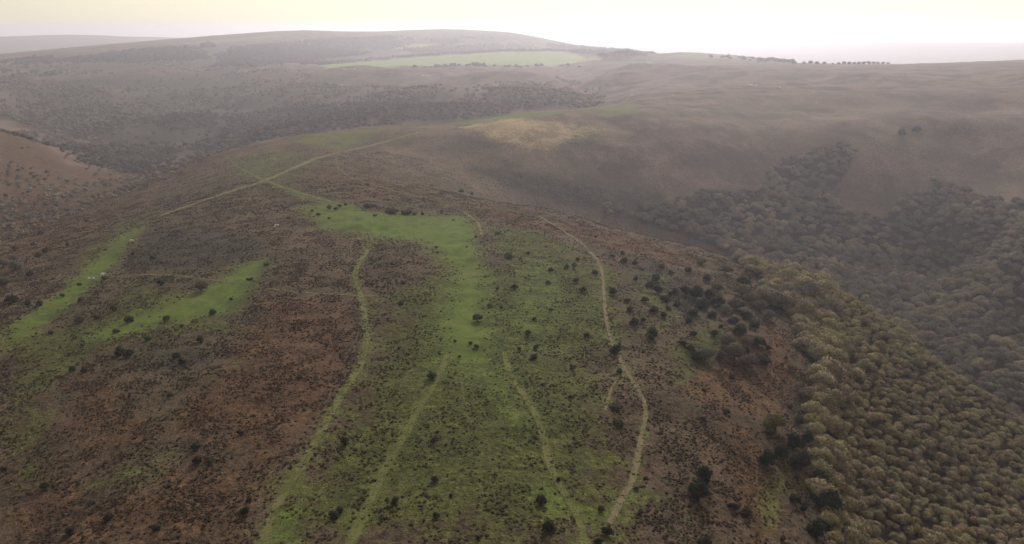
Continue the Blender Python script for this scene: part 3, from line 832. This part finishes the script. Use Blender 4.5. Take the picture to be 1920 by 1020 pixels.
# ------------------------------------------------------------------ copses and hedges on the far hill
COPSE = [([(380,125),(440,95),(520,80),(640,70),(760,70),(730,90),(640,106),(590,118),(480,128)], .8), ([(740,96),(800,90),(960,84),(1010,88),(1050,96),(950,95),(830,100)], .8),
         ([(1040,84),(1130,92),(1200,97),(1200,105),(1130,108),(1060,96)], .85), ([(780,74),(900,68),(1000,74),(960,82),(820,82)], .45), ([(0,118),(200,98),(400,80),(380,110),(120,140),(0,150)], .55),
         ([(590,120),(800,103),(960,94),(1060,94),(1060,97),(960,97),(800,106),(600,123)], 1.0), ([(690,127),(900,125),(1060,122),(1060,123.5),(900,126.5),(690,128.5)], .5), ([(1250,100),(1330,103),(1480,117),(1480,121),(1330,109)], .5)]
cx_, cy_ = scatter(-2300, 1000, 2050, 4700, 17, 19)
cz_ = height(cx_, cy_); cpx, cpy, cd = project(cx_, cy_, cz_)
r = np.random.default_rng(79)
dens = np.zeros(len(cx_)); jit = (fbm(cx_ / 170, cy_ / 170, 4, 35) - .5) * 90
for k, (poly, dn) in enumerate(COPSE): dens = np.maximum(dens, in_poly(cpx + (jit if dn < 1 else 0), cpy + (jit * .12 if dn < 1 else 0), poly) * dn)
okp = (dens > 0) & (fbm(cx_ / 260, cy_ / 260, 3, 44) + r.normal(0, .08, len(cx_)) > np.interp(dens, [0, .5, 1], [.9, .5, .2])) & (sample(M_sown, cx_, cy_) < .3)
cx_, cy_, cz_ = cx_[okp], cy_[okp], cz_[okp]; n = len(cx_)
cs = r.uniform(5.5, 9.5, n)
mass('far_copse', 'dark woods and hedges patching the far hill around the green field', 'wood', np.column_stack([cx_, cy_, cz_]), np.column_stack([cs, cs, cs * r.uniform(.7, 1.1, n)]),
     np.column_stack([np.zeros(n), np.zeros(n), r.uniform(0, 6.28, n)]), np.array([(.052, .050, .044)]) * r.uniform(.7, 1.5, (n, 1)), FAR, r.integers(0, 4, n))

# ------------------------------------------------------------------ bushes and thorns, each traced and stood on the ground
# (pixel x, pixel y of its middle, width in pixels, kind)   d dark gorse, t thorn on a stem, g grey leafless, l low sprawling, b brown, e big evergreen, p pale
BUSHES = '''302 528 17 d|242 598 17 d|313 596 15 d|399 584 15 d|213 577 15 b|286 483 11 d|250 475 10 d|22 560 22 d|8 528 18 d|52 568 12 d|75 568 14 d|117 553 9 d|148 598 18 b|182 593 12 b
277 633 14 d|375 635 17 d|225 657 20 d|242 660 18 d|330 664 14 d|342 674 18 d|95 623 10 d|218 619 12 b|152 562 10 b|197 520 12 b|88 468 16 b|72 477 14 b|28 465 12 b|77 436 10 d|163 413 8 d|127 457 8 b|62 457 8 b|58 513 14 b
30 497 22 g|7 493 20 g|27 483 16 g|433 560 8 d|468 523 12 l|500 495 12 l|597 402 9 t|618 388 12 t|630 390 10 t|637 385 10 t|585 395 7 t|617 408 7 t|540 408 6 d|362 602 8 l|340 610 10 l|150 532 8 d
965 537 15 t|1028 529 12 t|1033 504 12 d|990 473 10 d|990 623 15 t|1005 649 14 t|1000 667 18 d|1100 627 12 d|1092 542 14 d|1080 524 12 d|1115 510 13 d|1150 547 17 d|1155 653 22 d|1230 520 17 d|1258 510 11 d|1218 533 15 d|1232 543 18 d|1247 560 16 d|1257 550 11 d|1227 580 18 d|1222 623 24 d|1205 598 11 d|1190 603 18 d|1192 522 9 d|1170 487 14 d|1190 492 11 d|1148 480 10 d|1167 473 10 d|1077 498 13 d|1083 485 9 d|1063 500 10 d|933 437 13 l|735 495 9 t|755 530 12 l|753 568 14 l|818 463 7 t|820 473 8 t|918 572 10 t|933 540 9 t|940 575 7 d|1002 596 11 d|1033 580 10 t|893 648 12 t|882 642 9 d|862 668 7 t|825 663 6 d|853 638 8 d|748 652 7 d
690 386 20 l|735 396 26 l|762 398 22 l|778 400 12 l|792 400 8 d|648 383 8 t|703 403 9 l|850 412 6 l|865 357 12 d|885 362 9 d|1117 443 7 d|1253 577 11 d|1175 562 11 d|973 653 9 t|892 443 6 d|727 597 6 d|723 588 6 d|875 462 5 d|903 454 6 l|993 517 6 l
1305 553 28 e|1317 570 24 e|1330 553 20 e|1393 527 22 d|1387 617 26 d|1400 590 22 d|1423 640 26 d|1430 672 27 d|1352 610 9 d|1293 653 18 d|1306 670 22 d|1322 664 32 g|1377 660 30 g|1403 678 30 g|1448 605 8 b|1493 647 9 b|1473 670 9 b|1380 570 30 g|1390 545 26 g|1335 590 18 d|1290 600 14 d|1270 570 14 d|1345 540 18 g|1325 520 16 d|1360 505 22 g|1290 505 14 d|1315 490 18 g|1240 500 12 d
137 690 15 d|158 693 12 d|318 740 12 d|450 810 14 d|368 835 20 d|370 860 18 d|393 865 11 d|85 910 17 d|468 935 12 d|460 957 20 d|203 967 17 d|293 987 16 d|133 992 20 d|563 705 13 b|626 962 22 d|645 825 20 d|637 955 16 d|317 910 9 d|7 877 11 d
813 823 14 b|820 808 9 b|815 897 17 d|740 937 18 d|818 963 16 d|897 1005 14 d|845 927 10 b|1047 897 11 d|1015 935 24 d|1028 982 28 d|1137 993 21 d|1127 952 15 b|1073 687 11 d|1162 695 15 d|1158 793 25 l|1153 763 24 l|1200 958 14 d|1017 720 7 d|1070 743 9 d|1257 715 8 b|1193 915 10 d|1123 1013 18 d
1373 707 15 d|1320 730 9 b|1362 770 14 d|1317 783 13 b|1443 808 16 b|1498 788 17 d|1490 827 30 e|1466 846 28 e|1440 862 28 e|1512 822 22 e|1500 867 34 e|1375 947 17 d|1397 957 20 d|1490 935 18 d|1507 950 16 d|1320 1013 28 d|1468 1010 12 d|1480 760 14 b|1505 740 18 g|1540 905 40 e|1553 948 44 e|1528 990 30 e
1285 545 22 d|1345 565 24 e|1300 585 20 d|1360 580 22 g|1375 600 20 d|1340 625 16 d|1365 640 24 g|1400 640 22 g|1415 610 20 d|1440 590 26 g|1410 560 26 g|1425 575 24 g|1395 655 22 d|1350 665 18 d|1280 640 14 b|1265 545 14 d|1245 590 14 d|1210 560 14 d|1180 580 12 d|1300 625 12 d|1440 650 14 d'''
SPECIAL = [  # these few can be told apart from all the rest
 (895, 594, 22, 't', 'lone round hawthorn standing in the middle of the bright green turf'),
 (378, 537, 24, 'g', 'grey twiggy leafless bush on the sloping green lawn below the dark heather'),
 (810, 703, 21, 't', 'black leaning thorn bush touching the straight green track beside bare bracken'),
 (955, 479, 24, 'l', 'long low dark gorse bank lying in the dark hollow beside the turf'),
 (1453, 793, 36, 'p', 'pale yellowish round leafless tree standing above the dark evergreens by the wood'),
 (1323, 887, 36, 'e', 'big dark green bush, upper one of a touching pair in purple heather'),
 (1306, 917, 42, 'e', 'big dark green bush, lower and wider one of a touching pair in purple heather'),
 (1450, 560, 44, 'g', 'wide grey leafless tree on the heath at the corner of the wood'),
 (1690, 248, 16, 'e', 'dark tree on the moor edge across the combe, the one nearer the wooded gully'),
 (1718, 243, 15, 'e', 'dark tree on the moor edge across the combe, the one farther up the slope'),
]
TONE = {'d': (.026, .031, .019), 't': (.032, .046, .018), 'g': (.100, .092, .076), 'l': (.036, .042, .020), 'b': (.056, .040, .027), 'e': (.022, .032, .021), 'p': (.115, .100, .055)}
LOOK = {'d': 'dark gorse bush', 't': 'green thorn tree', 'g': 'grey leafless scrub tree', 'l': 'low spreading gorse patch', 'b': 'brown withered bush', 'e': 'dense dark evergreen tree', 'p': 'pale leafless tree'}
CATS = {'d': 'bush', 't': 'thorn tree', 'g': 'tree', 'l': 'bush', 'b': 'bush', 'e': 'tree', 'p': 'tree'}
NAMES = {'d': 'gorse_bush', 't': 'thorn_tree', 'g': 'scrub_tree', 'l': 'gorse_patch', 'b': 'withered_bush', 'e': 'evergreen_tree', 'p': 'scrub_tree'}
def place(px, py):
    if px > 1430: return 'along the edge of the oak wood'
    if px > 1265 and py < 700: return 'in the scrub above the oak wood'
    if px > 1265: return 'on the heath beside the oak wood'
    if px > 1045 and py < 600: return 'near the bare footpath on the heather slope'
    if px > 1045: return 'beside the lower winding bare footpath'
    if py < 420 and px > 560: return 'along the top rim of the bright turf'
    if px > 700 and py < 690: return 'on or just beside the bright green turf'
    if px > 700: return 'between the two green tracks below the turf'
    if py < 470: return 'on the brown flank above the side valley'
    if px < 130 and py < 640: return 'beside the narrow green strip'
    if py < 615: return 'around the small green lawn on the flank'
    if py < 720: return 'in the dark heather below the small green lawn'
    return 'on the broad red brown bracken slope'
r = np.random.default_rng(91)
rows = [(float(a), float(b), float(c), k, None) for a, b, c, k in (t.split() for ln in BUSHES.splitlines() for t in ln.split('|'))] + SPECIAL
bpx = np.array([q[0] for q in rows]); bpy_ = np.array([q[1] + q[2] * (.16 if q[3] == 'l' else .36) for q in rows])
bg = ground_at(bpx, bpy_)
bush_xy = []
_wide = np.array([q[2] for q in rows]) * np.sqrt((bg[:, :2] ** 2).sum(1) + (bg[:, 2] - CAM_Z) ** 2) / F_PX * .5
_gap = np.sqrt(((bg[:, None, :2] - bg[None, :, :2]) ** 2).sum(2)) - _wide[:, None] - _wide[None, :] + np.eye(len(bg)) * 1e4
_pd = path_distance(bg[:, 0], bg[:, 1])
for bi, ((px, py, wpx, k, lab), g) in enumerate(zip(rows, bg)):
    dist = math.sqrt(g[0] ** 2 + g[1] ** 2 + (g[2] - CAM_Z) ** 2)
    rad = max(.45, .5 * wpx * dist / F_PX * (1.22 if 1040 < px < 1440 and 460 < py < 700 else 1.25 if px > 1430 and py > 700 else 1.04))
    i = int(r.integers(0, 100))
    tone = np.array(TONE[k]) * r.uniform(.8, 1.25) * (1 + r.normal(0, .06, 3))
    hs = rad * r.uniform(.9, 1.15)
    if k in 'tgp': crown, stem, part, sname, up = OAK[i % 6], OAK_T[i % 6], 'crown', 'trunk', (.22 if k == 't' else .05)
    elif k == 'l': crown, stem, part, sname, up = LOW[i % 3], LOW_T[i % 3], 'foliage', 'stem', 0
    else: crown, stem, part, sname, up = BUSH[i % 5], BUSH_T[i % 5], 'foliage', 'stem', 0
    if k == 'e': hs *= 1.25
    size_word = 'tiny ' if rad < .95 else 'small ' if rad < 1.5 else ('' if rad < 2.4 else 'large ')
    near = 'touching another' if _gap[bi].min() < .6 else 'at a path edge' if _pd[bi] < 2.0 else 'standing alone' if _gap[bi].min() > 9 else ''
    label = lab or ' '.join(('%s%s %s %s' % (size_word, LOOK[k], near, place(px, py))).split())
    tree(NAMES[k], label, CATS[k], None if lab else label, (g[0], g[1], g[2] - .03 + up * 0), rad, hs, float(r.uniform(0, 6.28)), tone, crown, stem, part, sname, float(r.uniform(.86, 1.18)))
    bush_xy.append((g[0], g[1], rad))
bush_xy = np.array(bush_xy)

# trees along the far skyline
sky_trees = [(1489,116,10,0),(1507,119,8,0),(1519,118,10,0),(1531,118,9,0),(1545,118.5,8,0),(1561,120,5,0),(1582,117,9,0),(1572,120,8,1),(1592,119,9,1),(1601,119,8,1),(1610,119.5,9,1),(1619,119,9,1),(1628,119,10,1),(1637,120,9,1),(1645,121,8,1),(1655,122,8,1),(1664,123,7,1)]
for px, py, wpx, clump in sky_trees:
    x, y, z = at_y(px, py + wpx * .5, 1850 if clump == 0 else 1900)
    gz = float(height(x, y)); rad = .5 * wpx * 1900 / F_PX
    hs = max(rad, (z + rad * 1.4 - gz) / 1.45)
    i = int(r.integers(0, 6))
    lab = 'round hazy tree standing apart on the far moor skyline' if clump == 0 else 'hazy tree in the unbroken clump on the far moor skyline'
    tree('skyline_tree', lab, 'tree', 'separate trees on the far skyline' if clump == 0 else 'clump of trees on the far skyline', (x, y, gz), rad, min(hs, rad * 1.6), float(r.uniform(0, 6)), (.035, .036, .026), OAK[i], OAK_T[i])

# ------------------------------------------------------------------ heather and bracken tussocks underfoot
tus = []
mat_tus = foliage_mat('tussock', 'inst', .1)
for k in range(6):
    rr = np.random.default_rng(700 + k); V, Fc, S, off = [], [], [], 0
    v = ICO1[0].copy(); v = v * (1 + rr.uniform(-.25, .25, (len(v), 1))) * [.55, .55, .38]; v[:, 2] = np.maximum(v[:, 2], -.1)
    V.append(v); Fc += [tuple(t) for t in ICO1[1]]; S += list(rr.uniform(.7, 1.0, len(ICO1[1]))); off = len(v)
    for _ in range(34):
        d = rr.normal(size=3); d[2] = abs(d[2]) * .8 + .15; d /= np.linalg.norm(d)
        p = d * [.55, .55, .38]; t = np.cross(d, rr.normal(size=3)); t /= np.linalg.norm(t)
        s = rr.uniform(.10, .24)
        V.append(np.array([p - t * s * .5, p + t * s * .5, p + d * s * 1.3 + rr.normal(size=3) * .06])); Fc.append((off, off + 1, off + 2)); off += 3; S.append(rr.uniform(.7, 1.6))
    me = mesh_from('tussock', np.concatenate(V), Fc, mat_tus)
    a = me.attributes.new('shade', 'FLOAT', 'FACE'); a.data.foreach_set('value', np.array(S, np.float32)); tus.append(me)
tx, ty = [], []
for (y0, y1, st, sd) in ((92, 330, .95, 1), (330, 540, 1.2, 2), (540, 700, 2.0, 3)):
    a, b = scatter(-420, 330, y0, y1, st, 900 + sd); tx.append(a); ty.append(b)
tx = np.concatenate(tx); ty = np.concatenate(ty)
tz = height(tx, ty)
qx, qy, qd = project(tx, ty, tz)
ok = (qx > -140) & (qx < 2060) & (qy < 1220)
tx, ty, tz, qd, qx, qy = (a[ok] for a in (tx, ty, tz, qd, qx, qy))
r = np.random.default_rng(33)
m_t, m_r, m_b, m_h = (sample(m, tx, ty) for m in (M_turf, M_rough, M_brack, M_heath_shade))
clus = fbm(tx / 6, ty / 6, 3, 61); n = len(tx)
keep = r.random(n) < np.clip(.35 + (clus - .45) * 2.2, .04, 1) * (1 - np.clip((m_t - .18) * 1.6, 0, .985)) * (1 - .45 * m_r)
keep &= ~in_poly(qx, qy, WOOD)
tx, ty, tz, m_t, m_r, m_b, m_h = (a[keep] for a in (tx, ty, tz, m_t, m_r, m_b, m_h)); n = len(tx)
pal = {'base': [(.043, .031, .024), (.068, .049, .036), (.032, .026, .021), (.110, .092, .068)], 'b': [(.064, .038, .025), (.092, .054, .033), (.044, .029, .021), (.125, .094, .062)],
       'h': [(.026, .023, .021), (.046, .042, .034), (.034, .034, .022), (.090, .082, .070)], 'r': [(.044, .044, .021), (.036, .034, .019), (.060, .060, .028), (.105, .096, .058)]}
sel = np.select([r.random(n) < m_h, r.random(n) < m_b, r.random(n) < np.maximum(m_r, m_t)], [2, 1, 3], 0)
P4 = np.array([pal['base'], pal['b'], pal['h'], pal['r']])
tt = P4[sel, r.choice(4, n, p=[.4, .3, .22, .08])] * r.uniform(.8, 1.2, (n, 1))
ts = r.uniform(.38, .85, n) * (1 + .5 * (fbm(tx / 12, ty / 12, 2, 66) - .5)); ts *= np.where(sel == 3, .75, 1)
mass('heather', 'rough brown heather and bracken tussocks covering the open hilltop', 'heather',
     np.column_stack([tx, ty, tz - .02]), np.column_stack([ts, ts, ts * r.uniform(.7, 1.2, n)]), np.column_stack([np.zeros(n), np.zeros(n), r.uniform(0, 6.28, n)]), tt, tus, r.integers(0, 6, n))

# ------------------------------------------------------------------ grazing animals
def plain(name, c1, c2, rough=.8, scale=6):
    m, t = new_mat(name); n = NB(t)
    nz = n.noise(n.n('ShaderNodeTexCoord').outputs['Object'], scale, 3, .6)
    n.finish(n.mix(n.rng(nz, .3, .7), c1, c2), None, rough, .2); return m
mat_wool = plain('wool', (.62, .58, .50), (.78, .74, .66)); mat_pony = plain('white coat', (.70, .67, .60), (.82, .80, .74))
def quadruped(name, mat, sk):
    """sk: list of (point, radius, parent index)"""
    me = bpy.data.meshes.new(name)
    me.from_pydata([p for p, _, _ in sk], [(i, q) for i, (_, _, q) in enumerate(sk) if q is not None], [])
    me.materials.append(mat)
    o = link(name, me); sm = o.modifiers.new('body', 'SKIN'); o.modifiers.new('round', 'SUBSURF').levels = 1
    o.modifiers['round'].render_levels = 2
    if not me.skin_vertices: me.attributes.new('dummy', 'FLOAT', 'POINT')
    for i, (_, rd, _) in enumerate(sk):
        me.skin_vertices[0].data[i].radius = (rd, rd)
    me.skin_vertices[0].data[0].use_root = True
    return o
def animal_skeleton(L, H, body, neck_up, head, leg):
    s = [((0, 0, H), body, None), ((L * .28, 0, H * 1.01), body * .98, 0), ((-L * .30, 0, H * 1.02), body * .95, 0)]
    s += [((L * .44, 0, H + neck_up * .4), body * .55, 1), ((L * .60, 0, H + neck_up), head * .9, 3), ((L * .78, 0, H + neck_up - head * 1.6), head * .62, 4)]
    s += [((-L * .44, 0, H * .98), body * .3, 2), ((-L * .50, 0, H * .62), leg * .9, 6)]
    for sy in (-1, 1):
        b = len(s); s += [((L * .30, sy * body * .55, H * .62), leg * 1.7, 1), ((L * .31, sy * body * .6, H * .32), leg, b), ((L * .30, sy * body * .6, .02), leg * .9, b + 1)]
        b = len(s); s += [((-L * .34, sy * body * .55, H * .64), leg * 2.1, 2), ((-L * .42, sy * body * .6, H * .36), leg, b), ((-L * .39, sy * body * .6, .02), leg * .9, b + 1)]
    return s
SHEEP = animal_skeleton(1.05, .58, .27, -.05, .12, .05)
PONY = animal_skeleton(1.75, 1.0, .33, .12, .17, .07)
first_sheep = None
for px, py, turn, lab in ((245, 450.5, .3, 'pair of white sheep grazing where the green strip meets dark heather'), (249.3, 450.5, 2.9, 'pair of white sheep grazing where the green strip meets dark heather'),
                          (167, 522.5, 1.2, 'single white sheep among low scrub beside the narrow green strip'), (175, 522.5, .2, 'sheep half hidden by a dark bush beside the narrow green strip'),
                          (516.4, 421.7, .1, 'little group of white sheep on bare brown heather above the turf'), (521, 422.3, 1.0, 'little group of white sheep on bare brown heather above the turf'), (515.4, 424.6, 3.0, 'little group of white sheep on bare brown heather above the turf')):
    g = ground_at(px, py + 1.3)[0]
    if first_sheep is None: o = first_sheep = quadruped('sheep', mat_wool, SHEEP)
    else: o = first_sheep.copy(); COL.objects.link(o)
    o.location = (g[0], g[1], g[2] - .03); o.rotation_euler = (0, 0, turn); tag(o, lab, 'sheep', lab)
o = quadruped('pony', mat_pony, PONY)
g = ground_at(192.5, 516.5)[0]; o.location = (g[0], g[1], g[2] - .03); o.rotation_euler = (0, 0, .1)
tag(o, 'white pony standing broadside on the narrow green strip', 'pony')

# ------------------------------------------------------------------ parked cars far across the moor
mat_glass = plain('car glass', (.02, .025, .03), (.03, .035, .04), .15)
mat_tyre = plain('tyre', (.015, .015, .015), (.025, .025, .025), .8)
PAINT = {'white': plain('white paint', (.78, .78, .76), (.82, .82, .80), .3), 'dark': plain('dark paint', (.02, .022, .03), (.03, .03, .04), .3), 'silver': plain('silver paint', (.45, .46, .47), (.5, .5, .5), .3)}
def prism(profile, half, taper_above=None, taper=.82):
    n = len(profile)
    V = [(x, -half * (taper if taper_above and z > taper_above else 1), z) for x, z in profile] + [(x, half * (taper if taper_above and z > taper_above else 1), z) for x, z in profile]
    return V, [tuple(range(n))[::-1], tuple(range(n, 2 * n))] + [(i, (i + 1) % n, n + (i + 1) % n, n + i) for i in range(n)]
CAR_P = [(-2.1, .35), (2.1, .35), (2.15, .75), (1.1, .95), (.45, 1.46), (-1.1, 1.48), (-1.95, 1.0), (-2.15, .9)]
VAN_P = [(-2.6, .35), (2.6, .35), (2.65, .95), (2.0, 1.15), (1.45, 2.05), (-2.55, 2.1), (-2.65, .9)]
def car_meshes(P_, half, hi):
    body = prism(P_, half, hi)
    top = max(z for _, z in P_)
    k = .84
    wind = [(P_[3][0] - .06, -half * k * .92, P_[3][1] + .06), (P_[3][0] - .06, half * k * .92, P_[3][1] + .06), (P_[4][0] + .08, half * k * .9, P_[4][1] - .02), (P_[4][0] + .08, -half * k * .9, P_[4][1] - .02)]
    wind = [(x + .05, y, z + .04) for x, y, z in wind]
    side = [(P_[4][0] + .45, 1.0), (P_[4][0] - .05, top - .12), (P_[5][0] + .1, top - .12), (P_[5][0] - .45, 1.0)]
    return body, wind, side
def wheel():
    V, Fc = [], []
    for y in (-.11, .11):
        for k in range(12): V.append((.33 * math.cos(k * math.pi / 6), y, .33 * math.sin(k * math.pi / 6)))
    Fc = [tuple(range(12)), tuple(range(12, 24))[::-1]] + [(k, 12 + k, 12 + (k + 1) % 12, (k + 1) % 12) for k in range(12)]
    return mesh_from('wheel', V, Fc, mat_tyre)
W_ME = wheel()
CARS = {}
for kind, P_, half, hi in (('car', CAR_P, .88, 1.02), ('van', VAN_P, 1.0, 1.3)):
    (bv, bf), wind, side = car_meshes(P_, half, hi)
    sv = [(x, -(half + .012) * (.83 if z > hi else .99), z) for x, z in side]; sv2 = [(x, -y, z) for x, y, z in sv]
    CARS[kind] = ({p: mesh_from('body', bv, bf, m) for p, m in PAINT.items()}, mesh_from('windscreen', wind, [(0, 1, 2, 3)], mat_glass),
                  mesh_from('side_window', sv, [(0, 1, 2, 3)], mat_glass), mesh_from('side_window', sv2, [(3, 2, 1, 0)], mat_glass), P_[1][0] * .62, half)
def car(px, py, kind, paint, turn, lab, group):
    g = ground_at(px, py)[0]
    e = bpy.data.objects.new('parked_' + kind, None); COL.objects.link(e); e.location = g; e.rotation_euler = (0, 0, turn); tag(e, lab, kind, group)
    bodies, ws, s1, s2, wx_, half = CARS[kind]
    link('body', bodies[paint], e); link('windscreen', ws, e); link('side_window', s1, e); link('side_window', s2, e)
    for sx in (-1, 1):
        for sy in (-1, 1): link('wheel', W_ME, e, (sx * wx_, sy * (half - .08), .32))
CAR_SPOTS = [(1215, 115.5, 'car', 'white', 'a'), (1220, 117.5, 'car', 'white', 'a'), (1213, 119, 'car', 'silver', 'a'), (1218.5, 120.5, 'car', 'silver', 'a'), (1225, 121, 'car', 'white', 'a'), (1210, 126.5, 'van', 'white', 'b'),
 (1403.5, 160, 'car', 'silver', 'c'), (1407, 159.5, 'car', 'white', 'c'), (1411, 160.6, 'car', 'white', 'c'), (1418, 160.8, 'car', 'white', 'c'), (1460, 165, 'van', 'white', 'd'),
 (619, 128.5, 'van', 'white', 'e'), (633, 131.5, 'car', 'dark', 'f'), (640.5, 131.5, 'car', 'dark', 'f'), (643, 130, 'car', 'white', 'g'), (647, 131, 'car', 'white', 'g'), (649, 129.5, 'car', 'white', 'g'), (658, 129, 'car', 'silver', 'g'), (664, 130, 'car', 'white', 'g'), (683.5, 133.5, 'car', 'dark', 'h'),
 (794, 142.3, 'car', 'white', 'i'), (801, 142, 'car', 'white', 'i'), (806.5, 143, 'car', 'silver', 'i'), (865, 132, 'van', 'white', 'j')]
CAR_LAB = {'a': 'pale car in the cluster parked high on the far moor', 'b': 'white van parked just below the cluster of cars on the far moor', 'c': 'pale car in the row parked along the moor road across the combe',
 'd': 'white van parked alone on the moor road across the combe', 'e': 'white van at the end of the car park below the far green field', 'f': 'dark car in the car park below the far green field', 'g': 'pale car in the car park below the far green field',
 'h': 'dark car apart from the car park on the lane below the green field', 'i': 'pale car in the small group beside the lane across the dark valley', 'j': 'white van alone below the far green field on dark heath'}
for px, py, kind, paint, gkey in CAR_SPOTS:
    car(px, py, kind, paint, float(r.uniform(-.5, .5)), CAR_LAB[gkey], CAR_LAB[gkey])

# ------------------------------------------------------------------ bonfire smoke behind the far crest
sv, sf, off = [], [], 0
r = np.random.default_rng(55)
x0, y0, z0 = at_y(1284, 97, 3050)
for k in range(13):
    t = k / 12
    c = np.array([x0 + 10 * t * t + r.normal() * 3, y0 + r.normal() * 4, z0 - 12 + 95 * t]); rad = 12 + 16 * t
    v = ICO2[0] * rad * (1 + r.uniform(-.15, .15, (len(ICO2[0]), 1))) + c
    sv.append(v); sf += [tuple(q) for q in ICO2[1] + off]; off += len(v)
m_smoke, s_nt = new_mat('bonfire smoke')
vol = s_nt.nodes.new('ShaderNodeVolumePrincipled'); vol.inputs['Color'].default_value = (.95, .94, .92, 1); vol.inputs['Density'].default_value = .006
so = s_nt.nodes.new('ShaderNodeOutputMaterial'); s_nt.links.new(vol.outputs[0], so.inputs['Volume'])
o = link('smoke', mesh_from('smoke', np.concatenate(sv), sf, m_smoke), kind='stuff'); tag(o, 'thin white column of smoke rising behind the far crest', 'smoke')

# ------------------------------------------------------------------ the hazy air
hx0, hx1, hy0, hy1, hz0, hz1 = GX[0] - 150, GX[-1] + 150, GY[0] - 150, GY[-1] + 150, float(ZZ.min()) - 2, max(float(ZZ.max()) + 12, CAM_Z + 20)
hv = [(x, y, z) for z in (hz0, hz1) for y in (hy0, hy1) for x in (hx0, hx1)]
hf = [(0, 2, 3, 1), (4, 5, 7, 6), (0, 1, 5, 4), (1, 3, 7, 5), (3, 2, 6, 7), (2, 0, 4, 6)]
m_haze, h_nt = new_mat('haze')
vol = h_nt.nodes.new('ShaderNodeVolumePrincipled')
vol.inputs['Color'].default_value = (.80, .81, .98, 1)
vol.inputs['Density'].default_value = 1.5e-4
vol.inputs['Anisotropy'].default_value = .62
ho = h_nt.nodes.new('ShaderNodeOutputMaterial'); h_nt.links.new(vol.outputs[0], ho.inputs['Volume'])
tag(link('haze', mesh_from('haze', hv, hf, m_haze), kind='stuff'), 'pale haze veiling the far moor and hills', 'haze')
